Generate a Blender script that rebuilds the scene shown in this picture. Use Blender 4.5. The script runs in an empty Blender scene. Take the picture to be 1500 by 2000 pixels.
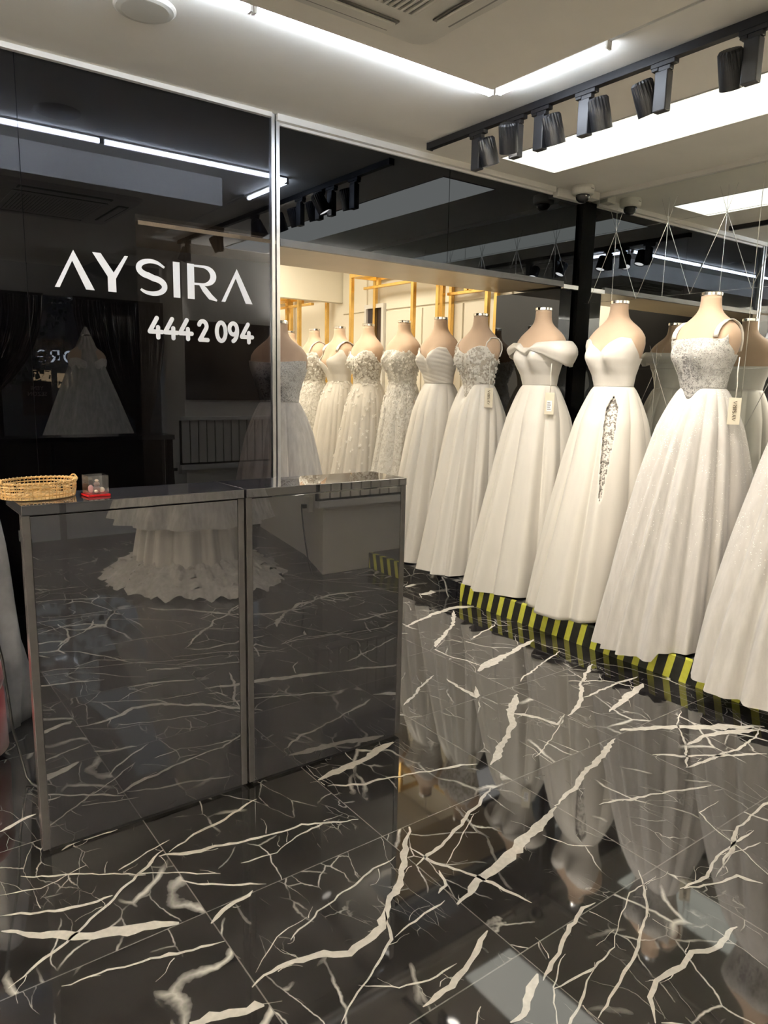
import bpy, bmesh, math, random
from math import sin, cos, pi, radians, tan, floor, sqrt, exp
from mathutils import Vector, Matrix
random.seed(7)
SC = bpy.context.scene
COL = SC.collection
# ---------------------------------------------------------------- camera, world, exposure
def camera_matrix(yaw, pitch, roll, loc):
    fw = Vector((sin(yaw)*cos(pitch), cos(yaw)*cos(pitch), -sin(pitch)))
    r = Vector((cos(yaw), -sin(yaw), 0)); u = r.cross(fw)
    c, s = cos(roll), sin(roll)
    r2 = r*c + u*s; u2 = -r*s + u*c
    m = Matrix((r2, u2, -fw)).transposed().to_4x4(); m.translation = loc
    return m
cd = bpy.data.cameras.new('camera'); cam = bpy.data.objects.new('camera', cd); COL.objects.link(cam)
cd.sensor_fit = 'VERTICAL'; cd.sensor_height = 32.0; cd.lens = 1425.2/2000*32.0
cd.clip_start = 0.05; cd.clip_end = 200
cam.matrix_world = camera_matrix(0.63895, 0.17330, 0.02113, Vector((0, 0, 1.45)))
SC.camera = cam
SC.view_settings.view_transform = 'Standard'; SC.view_settings.look = 'None'
SC.view_settings.gamma = 1; SC.view_settings.exposure = 0.38
try: SC.view_settings.use_curve_mapping = False
except Exception: pass
W = bpy.data.worlds.new('world'); SC.world = W; W.use_nodes = True
W.node_tree.nodes['Background'].inputs[0].default_value = (.80, .88, .95, 1)
W.node_tree.nodes['Background'].inputs[1].default_value = .6
LED_STRENGTH = 40.0
PANEL_STRENGTH = 1.35
ALCOVE_STRENGTH = 9.2
SPOT_WATTS = 25.0
ADDED_UPLIGHT_WATTS = 470.0  # power of the uplights added for the ceiling
H = 2.8; YA = 3.6; XB = 4.445; XS = 3.30; ZP = 0.122; YW = -2.05

# ---------------------------------------------------------------- helpers
def tag(o, label=None, cat=None, group=None, kind=None):
    if label: o['label'] = label
    if cat: o['category'] = cat
    if group: o['group'] = group
    if kind: o['kind'] = kind
    return o
def empty(name, loc, rz=0.0):
    o = bpy.data.objects.new(name, None); COL.objects.link(o); o.location = loc; o.rotation_euler = (0, 0, rz)
    o.empty_display_size = .1
    return o
class MB:
    def __init__(s): s.v = []; s.f = []; s.m = []
    def add(s, vs, fs, mi=0):
        n = len(s.v); s.v += [tuple(v) for v in vs]; s.f += [tuple(i+n for i in f) for f in fs]; s.m += [mi]*len(fs); return s
    def box(s, a, b, mi=0):
        x0, y0, z0 = a; x1, y1, z1 = b
        x0, x1 = min(x0, x1), max(x0, x1); y0, y1 = min(y0, y1), max(y0, y1); z0, z1 = min(z0, z1), max(z0, z1)
        return s.add([(x0,y0,z0),(x1,y0,z0),(x1,y1,z0),(x0,y1,z0),(x0,y0,z1),(x1,y0,z1),(x1,y1,z1),(x0,y1,z1)],
              [(0,3,2,1),(4,5,6,7),(0,1,5,4),(1,2,6,5),(2,3,7,6),(3,0,4,7)], mi)
    def obox(s, M, a, b, mi=0):
        n = len(s.v); s.box(a, b, mi)
        for i in range(n, len(s.v)): s.v[i] = tuple(M @ Vector(s.v[i]))
        return s
    def prism(s, pts, z0, z1, mi=0):
        n = len(pts)
        return s.add([(p[0],p[1],z0) for p in pts]+[(p[0],p[1],z1) for p in pts],
              [tuple(range(n-1,-1,-1)), tuple(range(n,2*n))]+[(i,(i+1)%n,(i+1)%n+n,i+n) for i in range(n)], mi)
    def tube(s, pts, r, n=8, closed=False, mi=0, cap=True):
        pts = [Vector(p) for p in pts]; N = len(pts); rings = []
        rr = r if isinstance(r, (list, tuple)) else [r]*N
        up = Vector((0,0,1)); prev = None
        for i, p in enumerate(pts):
            a = pts[(i-1) % N] if (i > 0 or closed) else p
            b = pts[(i+1) % N] if (i < N-1 or closed) else p
            t = (b-a).normalized() if (b-a).length > 1e-9 else Vector((0,0,1))
            if prev is None:
                x = t.cross(up)
                if x.length < 1e-3: x = t.cross(Vector((1,0,0)))
                x.normalize()
            else:
                x = prev - t*prev.dot(t)
                if x.length < 1e-6: x = t.cross(up)
                x.normalize()
            prev = x; y = t.cross(x)
            rings.append([p + (x*cos(2*pi*k/n) + y*sin(2*pi*k/n))*rr[i] for k in range(n)])
        vs = [v for g in rings for v in g]; fs = []
        for i in range(N if closed else N-1):
            j = (i+1) % N
            for k in range(n): fs.append((i*n+k, i*n+(k+1) % n, j*n+(k+1) % n, j*n+k))
        if cap and not closed: fs += [tuple(range(n-1,-1,-1)), tuple((N-1)*n+k for k in range(n))]
        return s.add(vs, fs, mi)
    def lathe(s, prof, n=32, c=(0,0,0), mi=0):
        vs = []; fs = []
        for r, z in prof:
            for k in range(n): vs.append((c[0]+r*cos(2*pi*k/n), c[1]+r*sin(2*pi*k/n), c[2]+z))
        for i in range(len(prof)-1):
            for k in range(n): fs.append((i*n+k, i*n+(k+1)%n, (i+1)*n+(k+1)%n, (i+1)*n+k))
        fs += [tuple(range(n-1,-1,-1)), tuple((len(prof)-1)*n+k for k in range(n))]
        return s.add(vs, fs, mi)
    def grid(s, rows, wrap=False, mi=0):
        m = len(rows[0]); vs = [v for r in rows for v in r]; fs = []
        for i in range(len(rows)-1):
            for k in range(m if wrap else m-1):
                k2 = (k+1) % m; fs.append((i*m+k, i*m+k2, (i+1)*m+k2, (i+1)*m+k))
        return s.add(vs, fs, mi)
    def build(s, name, mats, parent=None, smooth=False, bevel=0.0, solid=0.0):
        me = bpy.data.meshes.new(name); me.from_pydata(s.v, [], s.f)
        if not isinstance(mats, (list, tuple)): mats = [mats]
        for m in mats: me.materials.append(m)
        if len(mats) > 1: me.polygons.foreach_set('material_index', s.m)
        bm = bmesh.new(); bm.from_mesh(me); bmesh.ops.recalc_face_normals(bm, faces=bm.faces); bm.to_mesh(me); bm.free()
        if smooth:
            me.polygons.foreach_set('use_smooth', [True]*len(me.polygons))
        me.update()
        o = bpy.data.objects.new(name, me); COL.objects.link(o)
        if parent: o.parent = parent
        if bevel:
            b = o.modifiers.new('bevel', 'BEVEL'); b.width = bevel; b.segments = 2; b.limit_method = 'ANGLE'
        if solid:
            b = o.modifiers.new('solid', 'SOLIDIFY'); b.thickness = solid; b.offset = 0
        return o
def struct(name, mb, mat, **k):
    o = mb.build(name, mat, **k); o['kind'] = 'structure'; return o

# ---------------------------------------------------------------- materials
def new_mat(name):
    m = bpy.data.materials.new(name); m.use_nodes = True; nt = m.node_tree
    for n in list(nt.nodes): nt.nodes.remove(n)
    out = nt.nodes.new('ShaderNodeOutputMaterial')
    return m, nt, out
class N:
    def __init__(s, nt): s.nt = nt
    def node(s, t, **k):
        n = s.nt.nodes.new(t)
        for a, b in k.items(): setattr(n, a, b)
        return n
    def link(s, a, b): s.nt.links.new(a, b)
    def val(s, inp, v):
        if hasattr(v, 'is_output') or isinstance(v, bpy.types.NodeSocket): s.link(v, inp)
        else: inp.default_value = v
    def math(s, op, a, b=None, c=None, clamp=False):
        n = s.node('ShaderNodeMath', operation=op, use_clamp=clamp); s.val(n.inputs[0], a)
        if b is not None: s.val(n.inputs[1], b)
        if c is not None: s.val(n.inputs[2], c)
        return n.outputs[0]
    def vmath(s, op, a, b=None):
        n = s.node('ShaderNodeVectorMath', operation=op); s.val(n.inputs[0], a)
        if b is not None: s.val(n.inputs[1], b)
        return n.outputs[0]
    def noise(s, vec, scale, detail=3, rough=.5, dist=0.0, dim='3D'):
        n = s.node('ShaderNodeTexNoise', noise_dimensions=dim); s.val(n.inputs['Vector'], vec); n.inputs['Scale'].default_value = scale
        n.inputs['Detail'].default_value = detail; n.inputs['Roughness'].default_value = rough; n.inputs['Distortion'].default_value = dist
        return n
    def voro(s, vec, scale, feature='F1'):
        n = s.node('ShaderNodeTexVoronoi', feature=feature); s.val(n.inputs['Vector'], vec); n.inputs['Scale'].default_value = scale
        return n
    def ramp(s, fac, stops):
        n = s.node('ShaderNodeValToRGB'); s.val(n.inputs[0], fac); cr = n.color_ramp
        while len(cr.elements) < len(stops): cr.elements.new(.5)
        for e, (p, c) in zip(cr.elements, stops): e.position = p; e.color = c if len(c) == 4 else (*c, 1)
        return n.outputs[0]
    def mix(s, fac, a, b):
        n = s.node('ShaderNodeMix', data_type='RGBA'); s.val(n.inputs[0], fac); s.val(n.inputs[6], a); s.val(n.inputs[7], b); return n.outputs[2]
    def coord(s, which='Object'): return s.node('ShaderNodeTexCoord').outputs[which]
    def mapping(s, vec, scale=(1,1,1), rot=(0,0,0), loc=(0,0,0)):
        n = s.node('ShaderNodeMapping'); s.val(n.inputs[0], vec); n.inputs['Scale'].default_value = scale; n.inputs['Rotation'].default_value = rot; n.inputs['Location'].default_value = loc
        return n.outputs[0]
    def bump(s, h, strength=.3, dist=.01):
        n = s.node('ShaderNodeBump'); s.val(n.inputs['Height'], h); n.inputs['Strength'].default_value = strength; n.inputs['Distance'].default_value = dist; return n.outputs[0]
def c4(c): return (*c, 1) if len(c) == 3 else c
def pbr(name, color, rough=.5, metal=0.0, ior=1.5, sheen=0.0, coat=0.0, noise=0.0, nscale=20, bump=0.0, bscale=100, emit=None, estr=0.0, spec=None, aniso=0.0, sub=0.0, trans=0.0):
    m, nt, out = new_mat(name); g = N(nt); b = g.node('ShaderNodeBsdfPrincipled')
    g.link(b.outputs[0], out.inputs[0])
    col = c4(color); b.inputs['Base Color'].default_value = col
    if noise:
        n = g.noise(g.coord(), nscale, 4)
        lo = tuple(max(0, x*(1-noise)) for x in color); hi = tuple(min(1, x*(1+noise)) for x in color)
        g.link(g.ramp(n.outputs[0], [(.3, lo), (.7, hi)]), b.inputs['Base Color'])
    b.inputs['Roughness'].default_value = rough; b.inputs['Metallic'].default_value = metal; b.inputs['IOR'].default_value = ior
    b.inputs['Sheen Weight'].default_value = sheen; b.inputs['Coat Weight'].default_value = coat; b.inputs['Coat Roughness'].default_value = .03
    b.inputs['Transmission Weight'].default_value = trans
    if bump: g.link(g.bump(g.noise(g.coord(), bscale, 4).outputs[0], bump, .004), b.inputs['Normal'])
    if emit: b.inputs['Emission Color'].default_value = c4(emit); b.inputs['Emission Strength'].default_value = estr
    return m
def emission(name, color, strength):
    m, nt, out = new_mat(name); g = N(nt); e = g.node('ShaderNodeEmission'); e.inputs[0].default_value = c4(color); e.inputs[1].default_value = strength
    g.link(e.outputs[0], out.inputs[0]); return m
def tinted_glass(name, refl, trans):
    m, nt, out = new_mat(name); g = N(nt)
    a = g.node('ShaderNodeBsdfGlossy'); a.inputs[0].default_value = c4(refl); a.inputs['Roughness'].default_value = 0.0
    t = g.node('ShaderNodeBsdfTransparent'); t.inputs[0].default_value = c4(trans)
    s = g.node('ShaderNodeAddShader'); g.link(a.outputs[0], s.inputs[0]); g.link(t.outputs[0], s.inputs[1]); g.link(s.outputs[0], out.inputs[0]); return m
def mirror_mat(name, color):
    m, nt, out = new_mat(name); g = N(nt); a = g.node('ShaderNodeBsdfGlossy'); a.inputs[0].default_value = c4(color); a.inputs['Roughness'].default_value = 0.0
    g.link(a.outputs[0], out.inputs[0]); return m
def marble(name, vein_amt=1.0, tiles=True, base=(.010,.009,.009), ior=1.95):
    m, nt, out = new_mat(name); g = N(nt); b = g.node('ShaderNodeBsdfPrincipled'); g.link(b.outputs[0], out.inputs[0])
    P = g.coord()
    sep = g.node('ShaderNodeSeparateXYZ'); g.link(P, sep.inputs[0])
    tx = g.math('DIVIDE', g.math('SUBTRACT', sep.outputs[0], .695), .606); ty = g.math('DIVIDE', g.math('SUBTRACT', sep.outputs[1], 1.722), .606)
    cx = g.math('FLOOR', tx); cy = g.math('FLOOR', ty)
    cmb = g.node('ShaderNodeCombineXYZ'); g.link(cx, cmb.inputs[0]); g.link(cy, cmb.inputs[1])
    wn = g.node('ShaderNodeTexWhiteNoise', noise_dimensions='3D'); g.link(cmb.outputs[0], wn.inputs[0])
    off = g.node('ShaderNodeVectorMath', operation='SCALE'); g.link(wn.outputs['Color'], off.inputs[0]); off.inputs[3].default_value = 17.0
    Q = g.vmath('ADD', P, off.outputs[0]) if tiles else P
    # slow warp
    nz = g.noise(Q, 1.7, 2.5, .5); wv = g.node('ShaderNodeVectorMath', operation='SCALE'); g.link(g.vmath('SUBTRACT', nz.outputs['Color'], (.5,.5,.5)), wv.inputs[0]); wv.inputs[3].default_value = .36
    nz2 = g.noise(Q, 14, 3, .6); wv2 = g.node('ShaderNodeVectorMath', operation='SCALE'); g.link(g.vmath('SUBTRACT', nz2.outputs['Color'], (.5,.5,.5)), wv2.inputs[0]); wv2.inputs[3].default_value = .022
    R = g.vmath('ADD', g.vmath('ADD', Q, wv.outputs[0]), wv2.outputs[0])
    tot = None
    for rot, sc, scale, width, mscale, lo, hi, amt in (((0,0,.6), (1,.42,1), 3.4, .020, 1.6, .50, .60, .8), ((0,0,-.5), (1,.5,1), 6.5, .016, 3.0, .50, .64, .7), ((0,0,1.2), (1,.3,1), 13, .014, 2.2, .56, .66, .5), ((0,0,.2), (1,.35,1), 24, .022, 3.1, .60, .70, .3)):
        v = g.voro(g.mapping(R, sc, rot), scale, 'DISTANCE_TO_EDGE').outputs['Distance']
        line = g.math('SUBTRACT', 1.0, g.math('DIVIDE', v, width), clamp=True)
        mk = g.math('DIVIDE', g.math('SUBTRACT', g.noise(Q, mscale, 3, .6).outputs[0], lo), hi-lo, clamp=True)
        t = g.math('MULTIPLY', g.math('MULTIPLY', line, mk), amt*vein_amt)
        tot = t if tot is None else g.math('MAXIMUM', tot, t)
    tot = g.math('MULTIPLY', tot, 1.5, clamp=True)
    cl = g.noise(Q, 5, 6, .65).outputs[0]
    basec = g.ramp(cl, [(.35, base), (.75, tuple(x*2.6+.004 for x in base))])
    col = g.mix(tot, basec, (.62, .60, .56, 1))
    if tiles:
        fx = g.math('ABSOLUTE', g.math('SUBTRACT', g.math('FRACT', tx), .5)); fy = g.math('ABSOLUTE', g.math('SUBTRACT', g.math('FRACT', ty), .5))
        j = g.math('GREATER_THAN', g.math('MAXIMUM', fx, fy), .4972)
        col = g.mix(g.math('MULTIPLY', j, .8), col, (.20, .19, .18, 1))
    g.link(col, b.inputs['Base Color'])
    b.inputs['Roughness'].default_value = .035; b.inputs['IOR'].default_value = ior
    return m
def fabric(name, color, rough=.6, streak=.06, sheen=.3, spec=.5, alpha=1.0, bump=.1, nscale=60):
    m, nt, out = new_mat(name); g = N(nt); b = g.node('ShaderNodeBsdfPrincipled')
    P = g.coord()
    st = g.noise(g.mapping(P, (34, 34, 2.2)), 1.0, 3, .6).outputs[0]
    lo = tuple(x*(1-streak) for x in color)
    g.link(g.ramp(st, [(.35, lo), (.65, color)]), b.inputs['Base Color'])
    b.inputs['Roughness'].default_value = rough; b.inputs['Sheen Weight'].default_value = sheen; b.inputs['Specular IOR Level'].default_value = spec
    b.inputs['Sheen Roughness'].default_value = .4
    if bump: g.link(g.bump(g.noise(g.mapping(P, (3, 3, 1)), nscale, 2).outputs[0], bump, .003), b.inputs['Normal'])
    if alpha < 1:
        t = g.node('ShaderNodeBsdfTransparent'); mx = g.node('ShaderNodeMixShader')
        g.link(g.math('ADD', g.math('MULTIPLY', st, .25), alpha-.12, clamp=True), mx.inputs[0]); g.link(t.outputs[0], mx.inputs[1]); g.link(b.outputs[0], mx.inputs[2]); g.link(mx.outputs[0], out.inputs[0])
    else: g.link(b.outputs[0], out.inputs[0])
    return m
def lace(name, ground, motif, scale=38, cover=.5, bump=.8, glitter=0.0, alpha=1.0, centre=None):
    m, nt, out = new_mat(name); g = N(nt); b = g.node('ShaderNodeBsdfPrincipled'); P = g.coord()
    nz = g.noise(P, scale*.5, 4, .65, 1.2).outputs[0]
    v = g.voro(P, scale*1.7, 'SMOOTH_F1').outputs['Distance']
    f = g.math('ADD', g.math('MULTIPLY', nz, 1.0), g.math('MULTIPLY', g.math('SUBTRACT', .5, v), .35))
    k = g.ramp(f, [(cover-.04, (0,0,0)), (cover+.05, (1,1,1))])
    g.link(g.mix(k, c4(ground), c4(motif)), b.inputs['Base Color'])
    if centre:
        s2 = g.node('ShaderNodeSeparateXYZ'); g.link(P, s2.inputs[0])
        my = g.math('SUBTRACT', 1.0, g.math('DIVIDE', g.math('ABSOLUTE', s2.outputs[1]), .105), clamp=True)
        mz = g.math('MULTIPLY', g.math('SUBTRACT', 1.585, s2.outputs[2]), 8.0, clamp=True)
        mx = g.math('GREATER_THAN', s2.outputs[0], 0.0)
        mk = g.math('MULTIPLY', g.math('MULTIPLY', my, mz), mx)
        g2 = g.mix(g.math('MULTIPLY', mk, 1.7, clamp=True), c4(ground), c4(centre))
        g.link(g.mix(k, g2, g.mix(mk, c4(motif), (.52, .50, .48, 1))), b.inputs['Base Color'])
    b.inputs['Roughness'].default_value = .6; b.inputs['Sheen Weight'].default_value = .2
    h = g.math('ADD', k, g.math('MULTIPLY', g.noise(P, scale*5, 2).outputs[0], .6))
    g.link(g.bump(h, bump, .006), b.inputs['Normal'])
    if glitter:
        vv = g.voro(P, 420).outputs['Color']; s = g.node('ShaderNodeSeparateXYZ'); g.link(vv, s.inputs[0])
        on = g.math('GREATER_THAN', s.outputs[0], 1-glitter)
        g.link(g.math('MULTIPLY', on, .9), b.inputs['Metallic']); g.link(g.math('SUBTRACT', .6, g.math('MULTIPLY', on, .45)), b.inputs['Roughness'])
        nb = g.node('ShaderNodeBump'); nb.inputs['Strength'].default_value = 1.0; nb.inputs['Distance'].default_value = .006
        g.link(g.math('ADD', h, g.math('MULTIPLY', s.outputs[1], .8)), nb.inputs['Height']); g.link(nb.outputs[0], b.inputs['Normal'])
    g.link(b.outputs[0], out.inputs[0]); return m
def hazard(name):
    m, nt, out = new_mat(name); g = N(nt); b = g.node('ShaderNodeBsdfPrincipled'); g.link(b.outputs[0], out.inputs[0])
    s = g.node('ShaderNodeSeparateXYZ'); g.link(g.coord(), s.inputs[0])
    # y runs along the step, z up the face, x back over the nosing: the stripe leans
    u = g.math('ADD', g.math('MULTIPLY', s.outputs[1], 1/.0922), g.math('MULTIPLY', s.outputs[2], 2.4))
    u = g.math('ADD', u, g.math('MULTIPLY', g.math('SUBTRACT', s.outputs[0], XS), -6.0))
    f = g.math('FRACT', g.math('ADD', u, .70)); k = g.math('LESS_THAN', f, .42)
    wear = g.noise(g.coord(), 30, 4, .7).outputs[0]
    yel = g.ramp(wear, [(.3, (.62, .62, .06)), (.75, (.74, .74, .12))])
    blk = g.ramp(wear, [(.3, (.008, .008, .006)), (.8, (.03, .03, .025))])
    g.link(g.mix(k, blk, yel), b.inputs['Base Color']); b.inputs['Roughness'].default_value = .28
    return m
M = {}
M['ceiling'] = pbr('ceiling_paint', (.85, .82, .75), .8, noise=.03, nscale=3, bump=.05, bscale=60)
M['ceiling_box'] = pbr('ceiling_box_paint', (.84, .80, .72), .8, noise=.03, nscale=4)
M['white_wall'] = pbr('white_wall_paint', (.72, .68, .60), .7, noise=.03, nscale=2)
M['grey_wall'] = pbr('grey_wall_paint', (.42, .41, .40), .7, noise=.05, nscale=3)
M['cream'] = pbr('cream_panel', (.80, .75, .63), .45, noise=.02, nscale=2)
M['soffit'] = pbr('soffit_board', (.66, .55, .38), .35, noise=.05, nscale=4)
M['floor'] = marble('floor_marble'); M['step'] = marble('step_marble', .6, False, (.008,.008,.010))
M['vein'] = pbr('marble_vein', (.62, .59, .54), .035, ior=1.9, noise=.12, nscale=60)
M['dark_glass'] = tinted_glass('dark_glass', (.056, .061, .071), (.46, .43, .43))
M['dark_mirror'] = mirror_mat('dark_mirror', (.060, .065, .076))
M['mirror'] = mirror_mat('clear_mirror', (.84, .86, .84))
M['niche'] = pbr('brown_grey_board', (.022, .019, .017), .6, noise=.1, nscale=3)
M['black'] = pbr('black_board', (.004, .004, .005), .6, noise=.3, nscale=10)
M['black_gloss'] = pbr('black_gloss', (.006, .006, .008), .08, noise=.3, nscale=10)
M['alu'] = pbr('aluminium_trim', (.72, .73, .75), .28, 1.0, noise=.05, nscale=8)
M['white_trim'] = pbr('white_trim', (.72, .70, .66), .4, noise=.03, nscale=8)
M['grey_strip'] = pbr('grey_strip', (.10, .10, .105), .35, noise=.1, nscale=10)
M['post'] = pbr('black_post', (.001, .001, .001), .6, ior=1.08, noise=.3, nscale=10)
M['cabinet'] = pbr('grey_gloss_laminate', (.044, .042, .048), .008, ior=2.5, noise=.06, nscale=3)
M['cabinet_edge'] = pbr('grey_laminate_edge', (.070, .066, .066), .25, noise=.08, nscale=30)
M['track'] = pbr('black_lamp_metal', (.008, .008, .010), .38, noise=.2, nscale=30)
M['driver'] = pbr('dark_grey_lamp_box', (.018, .019, .023), .42, noise=.1, nscale=30)
M['lens'] = emission('lamp_lens', (1, .93, .82), 9.0)
M['led'] = emission('led_tube', (.80, .88, 1.0), LED_STRENGTH)
M['panel'] = emission('light_panel', (1.0, .98, .84), PANEL_STRENGTH)
M['alcove_light'] = emission('alcove_light', (1.0, .90, .72), ALCOVE_STRENGTH)
M['plastic'] = pbr('white_plastic', (.62, .60, .54), .45, noise=.03, nscale=10)
M['plastic_dark'] = pbr('grey_plastic', (.20, .19, .17), .5, noise=.05, nscale=10)
M['dome'] = pbr('smoked_dome', (.02, .02, .02), .05, noise=.2, nscale=10)
M['gold'] = pbr('brushed_gold', (.78, .52, .18), .26, 1.0, noise=.12, nscale=12)
M['skin'] = pbr('mannequin_jersey', (.56, .40, .28), .75, noise=.03, nscale=12, bump=.08, bscale=300, sheen=.2)
M['chrome'] = pbr('chrome', (.75, .74, .72), .12, 1.0, noise=.05, nscale=10)
M['satin'] = fabric('ivory_satin', (.72, .685, .63), .36, .03, .15, .5, bump=.03, nscale=30)
M['crepe'] = fabric('ivory_crepe', (.71, .675, .615), .58, .03, .3, .35, bump=.05, nscale=50)
M['tulle'] = fabric('ivory_tulle', (.70, .665, .62), .8, .13, .5, .2, alpha=.80, bump=.15, nscale=60)
M['tulle_solid'] = fabric('ivory_tulle_lining', (.70, .66, .60), .75, .10, .4, .2, bump=.15, nscale=50)
M['tulle_thin'] = fabric('sheer_veil_tulle', (.80, .78, .73), .8, .2, .3, .2, alpha=.55, bump=.1, nscale=60)
M['lace'] = lace('ivory_lace', (.50, .45, .38), (.80, .77, .71), 42, .50)
M['lace_dense'] = lace('dense_lace', (.66, .62, .55), (.78, .75, .69), 60, .46)
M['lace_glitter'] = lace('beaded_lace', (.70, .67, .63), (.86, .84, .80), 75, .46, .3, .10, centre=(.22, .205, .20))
def glitter_tulle(name, color):
    m, nt, out = new_mat(name); g = N(nt); b = g.node('ShaderNodeBsdfPrincipled'); g.link(b.outputs[0], out.inputs[0]); P = g.coord()
    st = g.noise(g.mapping(P, (26, 26, 1.6)), 1.0, 4, .6).outputs[0]
    col = g.ramp(st, [(.32, tuple(x*.84 for x in color)), (.68, color)])
    s = g.node('ShaderNodeSeparateXYZ'); g.link(P, s.inputs[0])
    v = g.voro(P, 260); sv = g.node('ShaderNodeSeparateXYZ'); g.link(v.outputs['Color'], sv.inputs[0])
    cl = g.noise(g.mapping(P, (9, 9, 5)), 1.0, 4, .7).outputs[0]
    dens = g.math('MULTIPLY', g.math('MULTIPLY', g.math('SUBTRACT', s.outputs[2], .45), .22, clamp=True), g.math('MULTIPLY', g.math('SUBTRACT', cl, .45), 5.0, clamp=True))
    on = g.math('LESS_THAN', sv.outputs[0], dens)
    pat = g.math('MULTIPLY', g.math('MULTIPLY', g.math('SUBTRACT', cl, .50), 6.0, clamp=True), g.math('MULTIPLY', g.math('SUBTRACT', s.outputs[2], .6), 1.0, clamp=True))
    col = g.mix(g.math('MULTIPLY', pat, .5), col, (.60, .58, .56, 1))
    g.link(g.mix(on, col, (.95, .93, .9, 1)), b.inputs['Base Color'])
    g.link(g.math('SUBTRACT', .75, g.math('MULTIPLY', on, .4)), b.inputs['Roughness'])
    hh = g.math('ADD', g.math('MULTIPLY', g.noise(P, 120, 2).outputs[0], .3), g.math('MULTIPLY', on, sv.outputs[1]))
    g.link(g.bump(hh, .35, .004), b.inputs['Normal']); b.inputs['Sheen Weight'].default_value = .4
    return m
M['glitter_skirt'] = glitter_tulle('glitter_tulle', (.68, .65, .62))
M['petal'] = pbr('petal_fabric', (.86, .83, .78), .6, noise=.04, nscale=40, sheen=.3)
M['tag'] = pbr('cream_card', (.76, .70, .56), .55, noise=.03, nscale=40)
M['ink'] = pbr('brown_ink', (.10, .07, .04), .6, noise=.1, nscale=40)
M['cord'] = pbr('white_cord', (.80, .77, .70), .6, noise=.05, nscale=80)
M['vinyl'] = pbr('white_vinyl', (.93, .93, .95), .55, noise=.02, nscale=20)
M['hazard'] = hazard('hazard_stripes')
M['etch'] = pbr('ground_mirror_groove', (.75, .76, .75), .25, 1.0, noise=.2, nscale=14)
M['rattan'] = pbr('rattan', (.56, .34, .13), .5, noise=.3, nscale=60, bump=.4, bscale=200)
M['rattan_light'] = pbr('pale_rattan', (.70, .50, .26), .5, noise=.3, nscale=60, bump=.4, bscale=200)
M['acrylic'] = tinted_glass('clear_acrylic', (.10, .10, .10), (.93, .93, .94))
M['red'] = pbr('red_plastic', (.42, .012, .014), .25, noise=.05, nscale=30)
M['red_fabric'] = pbr('red_velvet', (.26, .004, .008), .7, noise=.15, nscale=9, sheen=.5)
M['pink'] = pbr('pink_resin', (.50, .25, .24), .4, noise=.1, nscale=90)
M['choc'] = pbr('brown_resin', (.16, .09, .07), .35, noise=.2, nscale=90)
M['pale'] = pbr('cream_resin', (.72, .62, .48), .4, noise=.1, nscale=90)
M['curtain'] = pbr('black_foil_strings', (.02, .02, .022), .18, noise=.3, nscale=60)
M['screen'] = pbr('black_screen', (.004, .004, .006), .1, noise=.2, nscale=6)
M['silver_bag'] = pbr('grey_translucent_plastic', (.22, .22, .23), .35, noise=.4, nscale=6, bump=.5, bscale=14)
M['cable'] = pbr('black_cable', (.006, .006, .006), .4, noise=.2, nscale=30)
M['pane'] = tinted_glass('window_pane', (.06, .06, .06), (.86, .88, .88))
M['bark'] = pbr('bark', (.03, .022, .015), .9, noise=.4, nscale=20)
M['leaf'] = pbr('leaf', (.02, .035, .015), .7, noise=.4, nscale=9)
M['asphalt'] = pbr('asphalt', (.05, .05, .052), .9, noise=.2, nscale=20)
M['facade'] = pbr('facade', (.035, .033, .036), .7, noise=.3, nscale=2)
M['sign_light'] = emission('backlit_letters', (.95, .97, 1.0), 3.2)
M['shop_light'] = emission('lit_shop_window', (1.0, .66, .34), 1.8)
M['poster'] = pbr('poster_dark', (.03, .02, .02), .5, noise=.3, nscale=4)
M['poster_text'] = pbr('poster_text', (.5, .48, .48), .5, noise=.05, nscale=4)
M['brick'] = pbr('pale_timber', (.62, .36, .19), .6, noise=.3, nscale=30)
M['door'] = pbr('dark_door', (.035, .028, .035), .3, noise=.2, nscale=3)
M['stone_ledge'] = pbr('grey_stone', (.45, .45, .46), .6, noise=.1, nscale=6)
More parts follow.
